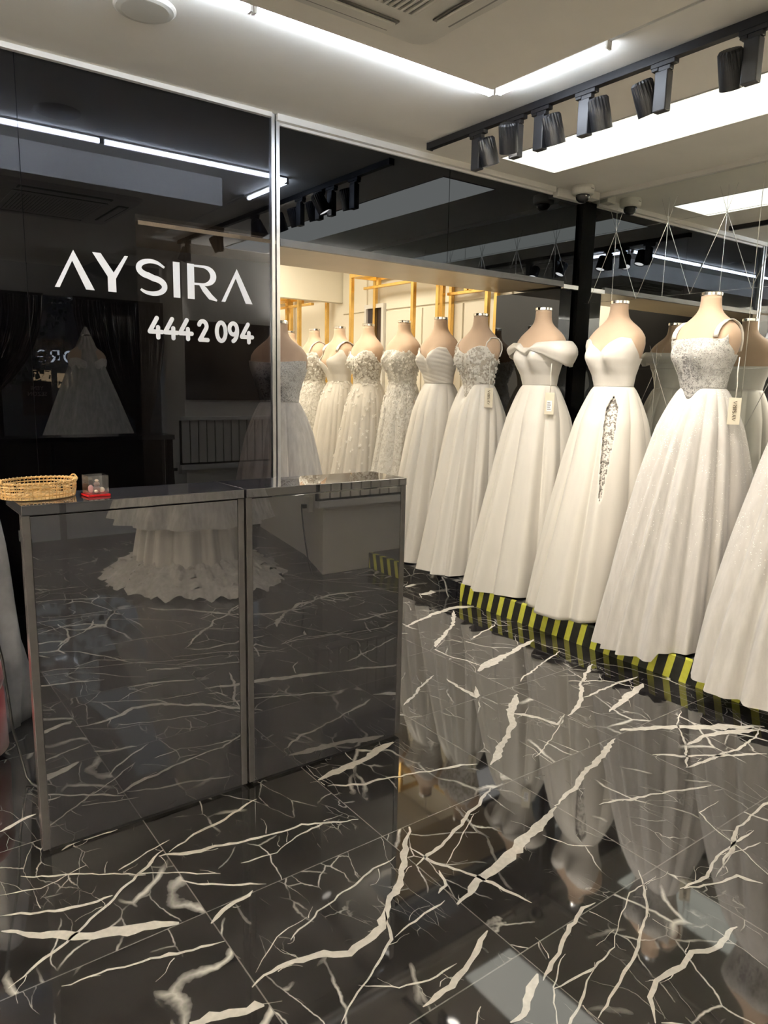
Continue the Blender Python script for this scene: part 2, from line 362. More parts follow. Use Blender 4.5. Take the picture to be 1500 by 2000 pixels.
VEINS=[[(0.221,1.96,0.0194),(0.382,1.83,0.0202),(0.5,1.781,0.0215),(0.619,1.725,0.0217)],
[(0.204,1.753,0.0069),(0.355,1.827,0.0074),(0.484,1.911,0.0077),(0.696,2.055,0.0086)],
[(0.311,1.687,0.0104),(0.414,1.668,0.0106),(0.472,1.651,0.0106),(0.557,1.632,0.0108),(0.69,1.586,0.011)],
[(0.309,2.172,0.0093),(0.446,2.088,0.0092),(0.567,1.998,0.0093),(0.685,1.936,0.0093),(0.792,1.847,0.0091)],
[(0.231,2.027,0.0102),(0.301,1.99,0.0104),(0.397,1.947,0.011),(0.505,1.935,0.0115)],
[(0.522,1.407,0.0202),(0.589,1.389,0.0205),(0.686,1.359,0.0209)],
[(0.691,1.67,0.0173),(0.74,1.695,0.0185),(0.841,1.726,0.0197)],
[(0.673,2.035,0.013),(0.833,1.977,0.0133),(1.007,1.931,0.0136),(1.117,1.923,0.0142),(1.29,1.845,0.0146)],
[(0.866,1.862,0.0074),(0.979,1.844,0.0072),(1.071,1.876,0.0071),(1.197,1.892,0.0076)],
[(0.684,1.424,0.0171),(0.787,1.43,0.0181),(0.865,1.41,0.0187),(0.939,1.379,0.0182),(1.061,1.4,0.0169),(1.12,1.455,0.0165),(1.242,1.53,0.0171),(1.333,1.647,0.018),(1.406,1.713,0.019)],
[(0.834,1.502,0.008),(0.949,1.549,0.0087),(1.072,1.579,0.0093),(1.206,1.612,0.0099),(1.272,1.62,0.0104)],
[(0.804,1.208,0.0062),(0.886,1.255,0.0065),(0.997,1.313,0.0069),(1.056,1.347,0.0068),(1.107,1.439,0.0072)],
[(1.297,1.549,0.0094),(1.428,1.581,0.0096),(1.557,1.626,0.0097),(1.8,1.727,0.0104)],
[(1.287,1.351,0.0242),(1.444,1.389,0.0258),(1.612,1.422,0.0266),(1.808,1.489,0.0279),(1.905,1.515,0.0295)],
[(1.905,1.515,0.0157),(2.094,1.568,0.0163),(2.372,1.662,0.0172),(2.505,1.714,0.0176)],
[(1.338,1.627,0.0091),(1.356,1.522,0.0092),(1.397,1.45,0.0094),(1.433,1.355,0.0089),(1.472,1.23,0.0086)],
[(1.067,1.35,0.0047),(1.189,1.37,0.005),(1.27,1.376,0.0052)],
[(0.989,1.128,0.0127),(1.084,1.144,0.0129),(1.187,1.18,0.0132),(1.283,1.233,0.0137)],
[(1.282,1.023,0.0096),(1.361,1.058,0.01),(1.465,1.095,0.0106),(1.571,1.128,0.0116),(1.618,1.12,0.0138)],
[(1.127,0.979,0.0184),(1.167,0.985,0.0183),(1.238,1.026,0.0191),(1.284,1.051,0.0196)],
[(1.849,1.136,0.0098),(1.784,1.07,0.0088),(1.691,1.007,0.0079),(1.577,0.949,0.0073),(1.373,0.894,0.0067),(1.304,0.871,0.0065)],
[(1.405,0.783,0.0108),(1.46,0.833,0.0107),(1.513,0.861,0.0103),(1.611,0.852,0.0108),(1.675,0.869,0.012),(1.734,0.839,0.0124),(1.864,0.839,0.0118)],
[(1.885,1.013,0.0102),(1.97,0.973,0.0096),(2.075,0.951,0.0115),(2.104,0.888,0.0136)],
[(2.011,0.981,0.0055),(2.158,1.012,0.0064),(2.3,0.994,0.0076)],
[(2.04,1.434,0.0145),(2.175,1.381,0.0143),(2.35,1.329,0.0147),(2.495,1.273,0.0154)],
[(2.587,1.742,0.035),(2.764,1.663,0.0373),(2.973,1.522,0.0386),(3.154,1.406,0.0385)],
[(2.992,1.705,0.0086),(2.853,1.632,0.0085),(2.72,1.525,0.0084),(2.54,1.398,0.0077)],
[(2.515,1.535,0.0127),(2.634,1.439,0.0123),(2.768,1.363,0.0122),(2.909,1.268,0.0124)],
[(2.699,1.513,0.0145),(2.826,1.508,0.0172),(2.983,1.458,0.0201),(3.101,1.407,0.0212)],
[(2.535,1.401,0.0108),(2.696,1.387,0.0115),(2.845,1.362,0.0107),(3.02,1.377,0.0089),(3.107,1.403,0.008)],
[(2.495,2.253,0.0275),(2.302,2.124,0.0249),(2.244,2.031,0.024),(2.155,1.989,0.0253),(1.915,1.852,0.023)],
[(2.325,2.121,0.0212),(2.383,2.027,0.0204),(2.408,1.932,0.0175),(2.507,1.986,0.0093)],
[(2.533,2.569,0.0355),(2.744,2.635,0.039),(3.141,2.73,0.0433)],
[(2.574,2.96,0.0238),(2.919,3.201,0.0241),(3.12,3.402,0.0235)],
[(2.846,2.953,0.0191),(3.144,3.056,0.0202)],
[(2.619,2.354,0.013),(2.884,2.455,0.0146),(3.125,2.523,0.0163)],
[(2.514,1.963,0.0207),(2.681,2.026,0.0189),(2.851,2.162,0.0197),(3.113,2.304,0.0221)],
[(2.729,2.048,0.0116),(2.952,2.057,0.012),(3.171,2.066,0.0125)],
[(2.703,1.887,0.0196),(2.876,1.929,0.0206),(3.118,1.985,0.0218)],
[(1.966,2.458,0.0116),(2.169,2.579,0.0124),(2.305,2.656,0.0132)],
[(2.334,2.582,0.016),(2.313,2.482,0.0171),(2.308,2.343,0.023),(2.395,2.428,0.0099)],
[(2.108,1.792,0.0068),(2.272,1.855,0.0067),(2.487,1.969,0.007)],
[(1.307,2.127,0.0213),(1.456,2.146,0.021),(1.712,2.218,0.0217)],
[(1.313,2.077,0.0137),(1.435,2.019,0.0136),(1.653,1.961,0.0139),(1.881,1.893,0.0143)],
[(3.197,4.016,0.0269),(3.369,4.056,0.0275)],
[(3.171,3.802,0.0336),(3.353,3.839,0.0345)],
[(2.653,3.327,0.0173),(2.919,3.417,0.0198),(3.159,3.456,0.0261),(3.31,3.414,0.0311)],
[(0.298,2.443,0.0139),(0.365,2.482,0.0153),(0.413,2.485,0.0165)],
[(0.436,2.235,0.0081),(0.502,2.253,0.0087),(0.61,2.238,0.0089)],
[(0.705,2.034,0.007),(0.805,2.076,0.0076),(0.922,2.099,0.0079),(1.062,2.152,0.008)],
[(0.712,1.453,0.0028),(0.811,1.53,0.0032),(0.916,1.549,0.0036)],
[(0.899,1.274,0.0046),(0.976,1.21,0.0046),(1.052,1.185,0.0044),(1.143,1.191,0.0043)],
[(2.828,2.223,0.0128),(2.981,2.122,0.0137),(3.061,1.955,0.0133)],
[(1.346,1.486,0.0098),(1.313,1.425,0.009),(1.273,1.413,0.0099)],
[(0.683,1.89,0.0064),(0.784,1.793,0.0066),(0.887,1.735,0.0068)],
[(1.374,1.495,0.0033),(1.5,1.564,0.0034),(1.634,1.645,0.0036)],
[(1.742,1.43,0.0056),(1.768,1.346,0.0056),(1.826,1.29,0.0055)],
[(0.245,2.115,0.0047),(0.346,2.084,0.0049),(0.481,2.114,0.005)],
[(0.55,2.038,0.0071),(0.653,2.07,0.0073),(0.728,2.097,0.0075)]]
# ---------------------------------------------------------------- large structure
fl = MB().add([(-2.6,-2.2,0),(4.6,-2.2,0),(4.6,9.3,0),(-2.6,9.3,0),(-2.6,-2.2,-.1),(4.6,-2.2,-.1),(4.6,9.3,-.1),(-2.6,9.3,-.1)],
     [(0,1,2,3),(7,6,5,4),(0,4,5,1),(1,5,6,2),(2,6,7,3),(3,7,4,0)])
rv = random.Random(11)
for _ in range(95):                     # the floor behind the camera, seen in the counter front
    x = rv.uniform(-1.2, 3.4); y = rv.uniform(-1.9, 1.15); a = rv.gauss(.15, .45); L_ = rv.uniform(.2, 1.1); w_ = rv.choice((.006,.008,.012,.02)); q = [(x, y, w_)]
    for _ in range(int(L_/.12)): a += rv.gauss(0, .25); x += .12*cos(a); y += .12*sin(a); q.append((x, min(y, 1.2), w_*rv.uniform(.5,1.2)))
    if len(q) > 1: VEINS.append(q)
for pts in VEINS:                       # the broad white veins, cut into the slab as inlaid faces
    P = []
    for i in range(len(pts)-1):
        a, b = pts[i], pts[i+1]; L = sqrt((a[0]-b[0])**2+(a[1]-b[1])**2); k = max(2, int(L/.02))
        for j in range(k):
            t = j/k; P.append([a[0]+(b[0]-a[0])*t, a[1]+(b[1]-a[1])*t, a[2]+(b[2]-a[2])*t])
    P.append(list(pts[-1])); n = len(P); off = 0
    l = []; r = []; ww = 1.0; sgn = []
    for i, (x, y, w) in enumerate(P):
        a = P[max(0,i-1)]; b = P[min(n-1,i+1)]; dx, dy = b[0]-a[0], b[1]-a[1]; q = sqrt(dx*dx+dy*dy) or 1; nx, ny = -dy/q, dx/q
        off = off*.6 + rv.uniform(-1,1)*min(.0065, w*.45+.001)
        ww = min(1.4, max(.55, ww + rv.uniform(-.2,.2)))
        taper = min(1, .22+min(i, n-1-i)/(n*.16)) * ww * (.8+.4*rv.random())
        hw = w*.5*taper*(1.25 if w > .02 else 1.0)
        x += nx*off; y += ny*off
        l.append((x+nx*hw*(.7+.6*rv.random()), y+ny*hw, .0006)); r.append((x-nx*hw*(.7+.6*rv.random()), y-ny*hw, .0006))
    fl.add(l+r, [(i, i+1, n+i+1, n+i) for i in range(n-1)], 1)
    for _ in range(int(n/7)):           # hairline spurs leaving the vein
        i = rv.randrange(n); x, y, w = P[i]; j = min(n-1, i+1); a = math.atan2(P[j][1]-P[j-1][1], P[j][0]-P[j-1][0]) + rv.choice((-1,1))*rv.uniform(.3,1.0) + rv.choice((0,pi))
        L_ = rv.uniform(.02,.11); m = 6; pl_ = []; pr_ = []
        for k in range(m):
            a += rv.gauss(0,.35); x += L_/m*cos(a); y += L_/m*sin(a); hw = max(.0004, min(w,.010)*.16*(1-k/(m-1)))
            pl_.append((x-sin(a)*hw, y+cos(a)*hw, .0005)); pr_.append((x+sin(a)*hw, y-cos(a)*hw, .0005))
        fl.add(pl_+pr_, [(k, k+1, m+k+1, m+k) for k in range(m-1)], 1)
struct('floor', fl, [M['floor'], M['vein']])
struct('ceiling', MB().box((-2.5,-2.2,H),(4.6,3.75,H+.12)), M['ceiling'])
struct('ceiling_box', MB().box((-1.5,-1.4,2.62),(2.21,2.31,H)), M['ceiling_box'])
# wall A: smoked glass to the left, bulkhead with dark mirror to the right
struct('wall_back_glass', MB().box((-2.5,YA,0),(.7035,YA+.006,H)).box((.7065,YA,0),(1.905,YA+.006,H)), M['dark_glass'])
struct('wall_back_backing', MB().box((-2.5,3.64,0),(1.2,3.72,H)).box((1.2,3.64,2.22),(1.93,3.72,H)), M['black'])
struct('wall_back', MB().box((1.93,3.66,2.19),(4.445,4.19,H)), M['grey_wall'])
struct('wall_back_mirror', MB().box((1.945,3.615,2.185),(3.134,3.635,H-.04)).box((3.138,3.615,2.185),(4.372,3.635,H-.04)), M['dark_mirror'])
struct('ceiling_soffit', MB().box((1.2,3.60,2.167),(4.213,4.20,2.185)), M['soffit'])
struct('wall_back_pier', MB().box((4.213,3.615,0),(4.372,4.25,2.15)).box((4.372,3.66,0),(4.445,4.25,2.15)), M['dark_mirror'])
struct('trim_1', MB().box((4.372,3.585,0),(4.445,3.66,2.76)), M['post'])
struct('trim_2', MB().box((1.895,3.585,0),(1.915,3.61,H)), M['alu'], bevel=.002)
struct('trim_3', MB().box((1.925,3.59,0),(1.946,3.63,H-.005)), M['alu'], bevel=.002)
struct('trim_4', MB().box((-2.5,3.575,H-.022),(1.895,3.60,H)), M['white_trim'])
struct('trim_5', MB().box((1.925,3.57,H-.032),(4.06,3.61,H)).box((1.95,3.60,H-.045),(4.06,3.63,H-.032)), M['white_trim'])
struct('trim_6', MB().box((4.08,3.57,H-.055),(4.372,3.63,H)), M['white_trim'])
struct('trim_7', MB().box((1.946,3.585,2.160),(4.213,3.615,2.196)), M['grey_strip'])
struct('trim_8', MB().box((4.213,3.585,2.150),(4.372,3.61,2.178)), M['alu'])
struct('trim_9', MB().box((4.425,-.1,H-.03),(4.445,3.57,H)), M['white_trim'])
struct('wall_right', MB().box((4.45,-2.2,0),(4.6,9.3,2.9)), M['cream'])
mir = struct('wall_right_mirror', MB().box((4.445,-.1,ZP),(4.449,2.338,H-.03)).box((4.445,2.342,ZP),(4.449,3.585,H-.03)), M['mirror'])
# grooves ground into the mirror
gm = MB(); EX = 4.4445
def groove(y0, z0, y1, z1, w=.0022):
    dy, dz = y1-y0, z1-z0; L = sqrt(dy*dy+dz*dz); ny, nz = -dz/L*w, dy/L*w
    gm.add([(EX,y0+ny,z0+nz),(EX,y1+ny*.5,z1+nz*.5),(EX,y1-ny*.5,z1-nz*.5),(EX,y0-ny,z0-nz),(EX-.0008,y0,z0),(EX-.0008,y1,z1)], [(0,1,5,4),(4,5,2,3)])
for z in (2.53, 2.062, 1.59): groove(-.1, z, 3.58, z, .0016)
for k in range(-6, 3):
    y = 2.548+.399*k
    for zt in (2.53, 1.59):
        if y < 3.5:
            for dy in (-.0, -.2, .2):
                if y+dy < 3.58: groove(y, zt, y+dy, zt-.47, .0024)
            for dy in (-.055, .005, .06): groove(y, zt, y+dy, zt+.155, .0012)
groove(2.34, .2, 2.34, 2.76, .0014)
g = gm.build('ground_groove', M['etch'], mir)
# the room behind the camera
struct('wall_left', MB().box((-2.6,-2.2,0),(-2.4,3.75,H)), M['white_wall'])
struct('wall_front', MB().prism([(2.87,-.15),(4.445,-.15),(4.445,-2.2),(3.35,-2.2),(3.09,-.80)], 0, H), M['white_wall'])
struct('wall_front_window', MB().box((-2.5,-2.2,0),(.4,-2.05,H)).box((.4,-2.2,2.38),(3.36,-2.05,H)), M['grey_wall'])
struct('window_1', MB().box((.4,-2.14,.06),(1.45,-2.13,2.38)).box((1.48,-2.14,.06),(3.34,-2.13,2.38)), M['pane'])
struct('trim_10', MB().box((.4,-2.16,0),(3.34,-2.10,.06)).box((1.445,-2.16,.06),(1.485,-2.10,2.38)), M['black_gloss'])
# alcove behind the opening
struct('wall_niche', MB().box((1.2,4.66,0),(2.5,4.72,2.9)).box((1.14,3.72,0),(1.2,4.72,2.9)), M['niche'])
struct('wall_alcove_left', MB().box((2.44,4.72,0),(2.5,9.2,2.9)), M['white_wall'])
struct('wall_alcove_back', MB().box((2.4,9.1,0),(4.5,9.2,2.9)), M['cream'])
struct('ceiling_alcove', MB().box((1.1,4.2,2.80),(4.6,9.2,2.9)), M['ceiling'])
struct('wall_alcove_header', MB().box((2.5,6.80,2.30),(4.445,6.90,2.80)), M['cream'])
for i, (y0, y1, z0, z1) in enumerate([(4.30,4.86,.13,2.16),(4.88,5.42,.13,2.16),(5.44,6.0,.13,2.16),(4.30,5.14,2.18,2.79),(5.16,6.0,2.18,2.79),(6.34,6.78,.13,2.16),(6.34,6.78,2.18,2.79)]):
    struct('wall_panel', MB().box((4.43,y0,z0),(4.45,y1,z1)), M['cream'], bevel=.003)
d = struct('door_1', MB().box((4.425,6.04,.13),(4.449,6.30,2.20)), M['door'])
tr = MB().box((4.40,6.30,.13),(4.449,6.335,2.24)).box((4.40,6.005,.13),(4.449,6.04,2.24)).box((4.40,6.04,2.20),(4.449,6.30,2.24)).build('door_frame', M['white_trim'], d)
# stepped display platform along the mirror
pl = MB().box((XS,-.149,0),(4.445,3.58,ZP)).box((XS,3.59,0),(4.21,9.1,ZP+.004)).box((4.21,4.26,0),(4.445,9.1,ZP+.004))
o = struct('trim_platform', pl, M['step'])
ht = MB().grid([[(XS-.0015,y,.0) for y in (-.14,3.55)],[(XS-.0015,y,ZP+.0015) for y in (-.14,3.55)],[(XS+.032,y,ZP+.0015) for y in (-.14,3.55)]])
o = ht.build('hazard_tape', M['hazard']); tag(o, 'yellow and black striped warning tape along the edge of the display step', 'warning tape')

# ---------------------------------------------------------------- lights of the shop, with added fill lamps
def led_tube(loc, rz, L, label, n=1):
    t = empty('led_tube', loc, rz); tag(t, label, 'light tube', 'white LED tubes under the ceiling')
    MB().box((0,-.014,-.012),(L,.014,0)).build('housing', M['white_trim'], t, bevel=.002)
    MB().tube([(0.004,0,-.024),(L-.004,0,-.024)], .0125, 12).build('diffuser', M['led'], t, smooth=False)
    MB().box((-.006,-.014,-.036),(.004,.014,0)).build('end_cap', M['white_trim'], t); MB().box((L-.004,-.014,-.036),(L+.006,.014,0)).build('end_cap', M['white_trim'], t)
led_tube((1.335,2.65,H), 0, 1.195, 'longest-looking white LED tube running to the corner above the counter')
led_tube((.12,2.65,H), 0, 1.195, 'white LED tube at the top edge left of the tube that reaches the corner')
led_tube((-1.09,2.65,H), 0, 1.19, 'white LED tube farthest left, seen only in the dark glass')
led_tube((2.55,2.62,H), -pi/2, .60, 'short white LED tube turning the corner towards the track lights')
struct('trim_11', MB().box((2.515,.2,H-.012),(2.52,2.02,H)).box((2.55,.2,H-.008),(2.555,2.02,H)), M['white_trim'])
t = empty('ceiling_light_panel', (3.545,1.05,H)); tag(t, 'long glowing rectangular ceiling panel between track lights and mirror wall', 'ceiling light')
MB().box((-.235,-1.14,-.004),(.235,2.30,.0)).build('diffuser', M['panel'], t)
MB().box((-.239,-1.144,-.006),(-.235,2.304,0)).box((.235,-1.144,-.006),(.239,2.304,0)).box((-.239,2.30,-.006),(.239,2.304,0)).box((-.239,-1.144,-.006),(.239,-1.14,0)).build('frame', M['white_trim'], t)
for y in (5.0, 6.05):
    t = empty('ceiling_light_panel', (3.2,y,2.80)); tag(t, 'warm ceiling light panel of the dress alcove, %s' % ('near the soffit' if y < 5.5 else 'near the white header'), 'ceiling light', 'alcove ceiling lights')
    MB().box((-.40,-.40,-.008),(.40,.40,0)).build('diffuser', M['alcove_light'], t)
t = empty('ceiling_light_panel', (1.95,4.43,2.80)); tag(t, 'small warm ceiling light panel added out of view above the niche behind the dark glass', 'ceiling light', 'alcove ceiling lights')
MB().box((-.45,-.15,-.008),(.45,.15,0)).build('diffuser', M['alcove_light'], t)  # unseen panel added to light the dress behind the glass
t = empty('ceiling_light_panel', (3.4,8.0,2.80)); tag(t, 'warm ceiling light panel behind the white header of the dress alcove', 'ceiling light', 'alcove ceiling lights')
MB().box((-.45,-.5,-.008),(.45,.5,0)).build('diffuser', M['alcove_light'], t)
for k, (x, y) in enumerate([(-.9,-1.72),(3.0,-.9)][:1]):  # unseen panel added to help light the ceiling
    t = empty('ceiling_light_panel', (x,y,H)); tag(t, 'square ceiling light panel added out of view near the shop window', 'ceiling light')
    MB().box((-.45,-.25,-.008),(.45,.25,0)).build('diffuser', M['panel'], t)

# track with spotlights
tr = empty('lighting_track', (2.82,3.43,H)); tag(tr, 'long black ceiling track carrying the row of spotlights', 'track')
MB().box((-.018,-3.50,-.035),(.018,0,0)).build('rail', M['track'], tr, bevel=.002)
MB().box((-.020,-.001,-.037),(.020,.008,0)).build('end_cap', M['driver'], tr)
def spotlight(y, head_dx, head_dy, tilt, yaw, label):
    t = empty('track_spotlight', (2.82,y,H-.035)); tag(t, label, 'spotlight', 'black spotlights on the ceiling track')
    a = MB().box((-.016,-.055,-.018),(.016,.055,0)).box((-.013,-.035,-.036),(.013,.02,-.018)).box((-.016,.02,-.030),(.016,.05,-.018))
    a.build('adapter', M['track'], t, bevel=.002)
    MB().box((-.020,-.030,-.19),(.020,.030,-.036)).build('driver_box', M['driver'], t, bevel=.004)
    R = Matrix.Translation((head_dx,head_dy,-.115)) @ Matrix.Rotation(yaw,4,'Z') @ Matrix.Rotation(tilt,4,'Y')
    h = MB(); n = 40
    prof = [(.022,.068),(.038,.066),(.045,.057),(.046,.0),(.046,-.066),(.043,-.066),(.041,-.058)]
    rows = []
    for r, z in prof:
        rows.append([tuple(R @ Vector(((r*(.90 if (k % 2 and z > .002) else 1))*cos(2*pi*k/n), (r*(.90 if (k % 2 and z > .002) else 1))*sin(2*pi*k/n), z))) for k in range(n)])
    h.grid(rows, wrap=True); h.f.append(tuple(range(n))); h.m.append(0)
    hd = h.build('lamp_head', M['track'], t)
    yk = MB().tube([(head_dx*.3,head_dy*.3,-.115),(head_dx*.75,head_dy*.75,-.115)], .008, 8); yk.build('pivot', M['track'], t)
    ln = MB(); ln.add([tuple(R @ Vector((.041*cos(2*pi*k/24), .041*sin(2*pi*k/24), -.058))) for k in range(24)], [tuple(range(24))]); ln.build('lens', M['lens'], hd)
    sp = bpy.data.lights.new('spot_light', 'SPOT'); sp.energy = SPOT_WATTS; sp.color = (1, .90, .76); sp.spot_size = radians(75); sp.spot_blend = .6; sp.shadow_soft_size = .03
    so = bpy.data.objects.new('spot_light', sp); COL.objects.link(so); so.parent = t
    so.matrix_local = R @ Matrix.Translation((0,0,-.074))
names = ['spotlight at the far end of the track, nearest the dark wall', 'second spotlight from the dark wall, tilted forward', 'third spotlight from the dark wall, hanging straight',
         'fourth spotlight from the dark wall, over the glowing panel', 'fifth spotlight from the dark wall, head left of its box', 'sixth spotlight from the dark wall, largest in the top right corner',
         'spotlight beside the camera, first one outside the view on the track', 'spotlight added out of view to light the veiled dress']
sp_y = [3.035, 2.76, 2.60, 2.335, 1.945, 1.575, .9, .15]  # the last spot is added, unseen, for light on the veiled dress
for y, dx, dy, ti, ya, nm in zip(sp_y, [0,-.075,0,0,0,0,0,0], [-.08,-.02,-.08,-.08,.08,.08,-.08,-.08], [-.32,-.5,-.34,-.34,-.45,-.55,-.5,-.42], [-.1,.6,-.05,0,-.2,.25,0,-2.36], names):
    spotlight(y, dx, dy, ti, ya, 'black track ' + nm)

# half-round uplights added out of view to brighten the ceiling
for k, (x, y, rz, lab) in enumerate([(-2.395,.6,0,'added half-round uplight out of view on the left wall, nearer the camera'),(-2.395,2.4,0,'added half-round uplight out of view on the left wall, nearer the dark glass'),
      (-.9,-2.045,pi/2,'added half-round uplight out of view beside the shop window'),(4.25,-.145,pi/2,'added half-round uplight out of view on the white wall right of the screen')]):
    t = empty('added_uplight', (x,y,2.05), rz); tag(t, lab, 'added wall lamp', 'added half-round wall uplights')
    n = 16; rows = []
    for r_, z_ in ((.03,-.10),(.08,-.06),(.11,0),(.12,.04)): rows.append([(r_*cos(-pi/2+pi*j/n), r_*sin(-pi/2+pi*j/n), z_) for j in range(n+1)])
    MB().grid(rows).build('shade', M['plastic'], t, smooth=True, solid=.004)
    MB().box((.01,-.07,-.02),(.06,.07,-.005)).build('bulb', M['lens'], t)
    la = bpy.data.lights.new('uplight', 'AREA'); la.shape = 'RECTANGLE'; la.size = .08; la.size_y = .16; la.energy = ADDED_UPLIGHT_WATTS if k < 3 else 110; la.color = (1,.93,.80)
    lo = bpy.data.objects.new('uplight', la); COL.objects.link(lo); lo.parent = t; lo.location = (.055,0,.045); lo.rotation_euler = (pi,-.5,0)

# ---------------------------------------------------------------- ceiling fittings
ac = empty('air_conditioner', (1.26,1.69,2.62)); tag(ac, 'square white ceiling cassette air conditioner with a ribbed grille', 'air conditioner')
def rrect(hw, r, n=6):
    pts = []
    for cx, cy, a0 in ((hw-r,hw-r,0),(-hw+r,hw-r,pi/2),(-hw+r,-hw+r,pi),(hw-r,-hw+r,3*pi/2)):
        for k in range(n+1): a = a0+k/n*pi/2; pts.append((cx+r*cos(a), cy+r*sin(a)))
    return pts
b = MB(); outer = rrect(.475,.07)
b.prism(outer, -.012, 0); b.prism(rrect(.46,.06), -.028, -.012); b.build('frame', M['plastic'], ac, bevel=.004)
b = MB(); b.prism(rrect(.29,.01), -.036, -.0285)
b.build('grille_back', M['plastic_dark'], ac)
b = MB()
for k in range(26): x = -.27+k*.0216; b.box((x-.005,-.275,-.044),(x+.004,.275,-.0365))
b.box((-.295,-.295,-.044),(-.275,.295,-.036)); b.box((.275,-.295,-.044),(.295,.295,-.036)); b.box((-.275,-.295,-.044),(.275,-.275,-.036)); b.box((-.275,.275,-.044),(.275,.295,-.036))
b.build('grille', M['plastic'], ac)
for a in range(4):
    R = Matrix.Rotation(a*pi/2, 4, 'Z')
    MB().obox(R, (-.28,.355,-.0335),(.28,.425,-.0285)).build('air_slot', M['plastic_dark'], ac)
    MB().obox(R, (-.27,.362,-.043),(.27,.405,-.0345)).build('louver', M['plastic'], ac, bevel=.002)
sd = empty('smoke_detector', (1.03,2.93,H)); tag(sd, 'round white ceiling speaker disc at the top edge above the dark glass', 'ceiling speaker')
MB().lathe([(.112,0),(.112,-.006),(.103,-.012),(.085,-.015)], 40).build('cover', M['plastic'], sd, smooth=False)
sd.name = 'ceiling_speaker'
def dome_camera(x, y, label):
    t = empty('security_camera', (x,y,H)); tag(t, label, 'security camera')
    MB().lathe([(.072,0),(.076,-.022),(.073,-.052),(.064,-.058)], 32).build('housing', M['plastic'], t, smooth=False, bevel=.002)
    MB().lathe([(.048,-.059),(.048,-.070),(.042,-.088),(.027,-.102),(.008,-.107)], 32).build('dome', M['dome'], t, smooth=True)
    MB().box((-.012,-.0785,-.030),(.012,-.076,-.026)).build('nameplate', M['plastic_dark'], t)
dome_camera(4.18, 3.44, 'white dome security camera on the ceiling in the corner above the black post')
jb = MB().box((4.31,3.47,H-.05),(4.40,3.54,H)).build('junction_box', M['plastic'], bevel=.004); tag(jb, 'small white junction box on the ceiling behind the dome camera', 'junction box')
# ---------------------------------------------------------------- counter
def cabinet(x0, x1, label):
    t = empty('cabinet', ((x0+x1)/2, 2.355, 0)); tag(t, label, 'cabinet', 'grey gloss counter cabinets')
    hw = (x1-x0)/2; y0 = -.115; y1 = .115; zt = 1.09
    MB().box((-hw,y0,.012),(-hw+.022,y0+.035,zt-.030)).build('side_panel', M['cabinet_edge'], t, bevel=.0015)
    MB().box((hw-.022,y0,.012),(hw,y0+.035,zt-.030)).build('side_panel', M['cabinet_edge'], t, bevel=.0015)
    MB().box((-hw+.023,y0+.003,.012),(hw-.023,y0+.020,zt-.034)).build('front_panel', M['cabinet'], t, bevel=.001)
    MB().box((-hw+.024,y0+.0205,.012),(hw-.024,y0+.030,zt-.034)).build('back_panel', M['black'], t)
    MB().box((-hw,y0-.003,zt-.0295),(hw,y1+.003,zt)).build('top', M['cabinet'], t, bevel=.0015)
    MB().box((-hw+.02,y0+.008,0),(hw-.02,y1-.02,.012)).build('plinth', M['black'], t)
    MB().box((hw-.05,y1-.05,.012),(hw-.01,y1-.01,zt-.030)).build('leg', M['black'], t)
    return t
ca = cabinet(.386, 1.073, 'glossy dark grey cabinet forming the left half of the counter, under the basket')
cb = cabinet(1.081, 1.770, 'glossy dark grey cabinet forming the right half of the counter, nearest the dresses')
MB().box((-.3445,-.078,.98),(-.325,-.060,1.01)).build('hinge_cap', M['black'], ca)
# basket
bk = empty('basket', (.463,2.385,1.0905), .15); tag(bk, 'oval rattan tray basket with open woven sides on the counter', 'basket')
def ell(a, b, z, n=48, w=0.0, f=0): return [(a*(1+w*cos(f*2*pi*k/n))*cos(2*pi*k/n), b*(1+w*cos(f*2*pi*k/n))*sin(2*pi*k/n), z) for k in range(n)]
A_, B_ = .103, .080
MB().prism([(p[0],p[1]) for p in ell(A_-.006,B_-.006,0,40)], .001, .004).build('base', M['rattan'], bk)
for i, z in enumerate((.004,.013,.022,.031,.040,.050)):
    s = 1+.06*i/5
    MB().tube(ell(A_*s,B_*s,z,56), .0022 if i < 5 else .0035, 6, closed=True).build('rattan_ring', M['rattan'] if i % 2 else M['rattan_light'], bk, smooth=True)
b = MB(); rr = random.Random(3)
for k in range(60):
    a = 2*pi*k/60; s0, s1 = 1.0, 1.06
    b.tube([(A_*s0*cos(a)*1.02,B_*s0*sin(a)*1.02,.002),(A_*1.03*cos(a)*(1.03 if k % 2 else .975),B_*1.03*sin(a)*(1.03 if k % 2 else .975),.027),(A_*s1*cos(a),B_*s1*sin(a),.052)], .0013, 5)
b.build('weave', M['rattan'], bk)
b = MB(); n = 260; pts = []
for k in range(n):
    a = 2*pi*k/n; c = cos(2*pi*k/n*48)*.0045; q = sin(2*pi*k/n*48)*.0045
    pts.append(((A_*1.06+c)*cos(a), (B_*1.06+c)*sin(a), .050+q))
b.tube(pts, .0012, 5, closed=True); b.build('rim_binding', M['rattan_light'], bk)
b = MB()
for k in range(26):
    a = rr.uniform(0, 2*pi); da = rr.uniform(.3,.7); z0 = rr.uniform(.006,.02); z1 = rr.uniform(.024,.045)
    b.tube([(A_*1.05*cos(a+da*j/4), B_*1.05*sin(a+da*j/4), z0+(z1-z0)*j/4) for j in range(5)], .0011, 5)
b.build('loose_strand', M['rattan_light'], bk)
for s in (-1, 1):
    b = MB(); b.tube([(s*A_*1.055+.0*k, -.026+.0087*k, .052+.010*sin(pi*k/6)) for k in range(7)], .0028, 6); b.build('handle', M['rattan'], bk, smooth=True)
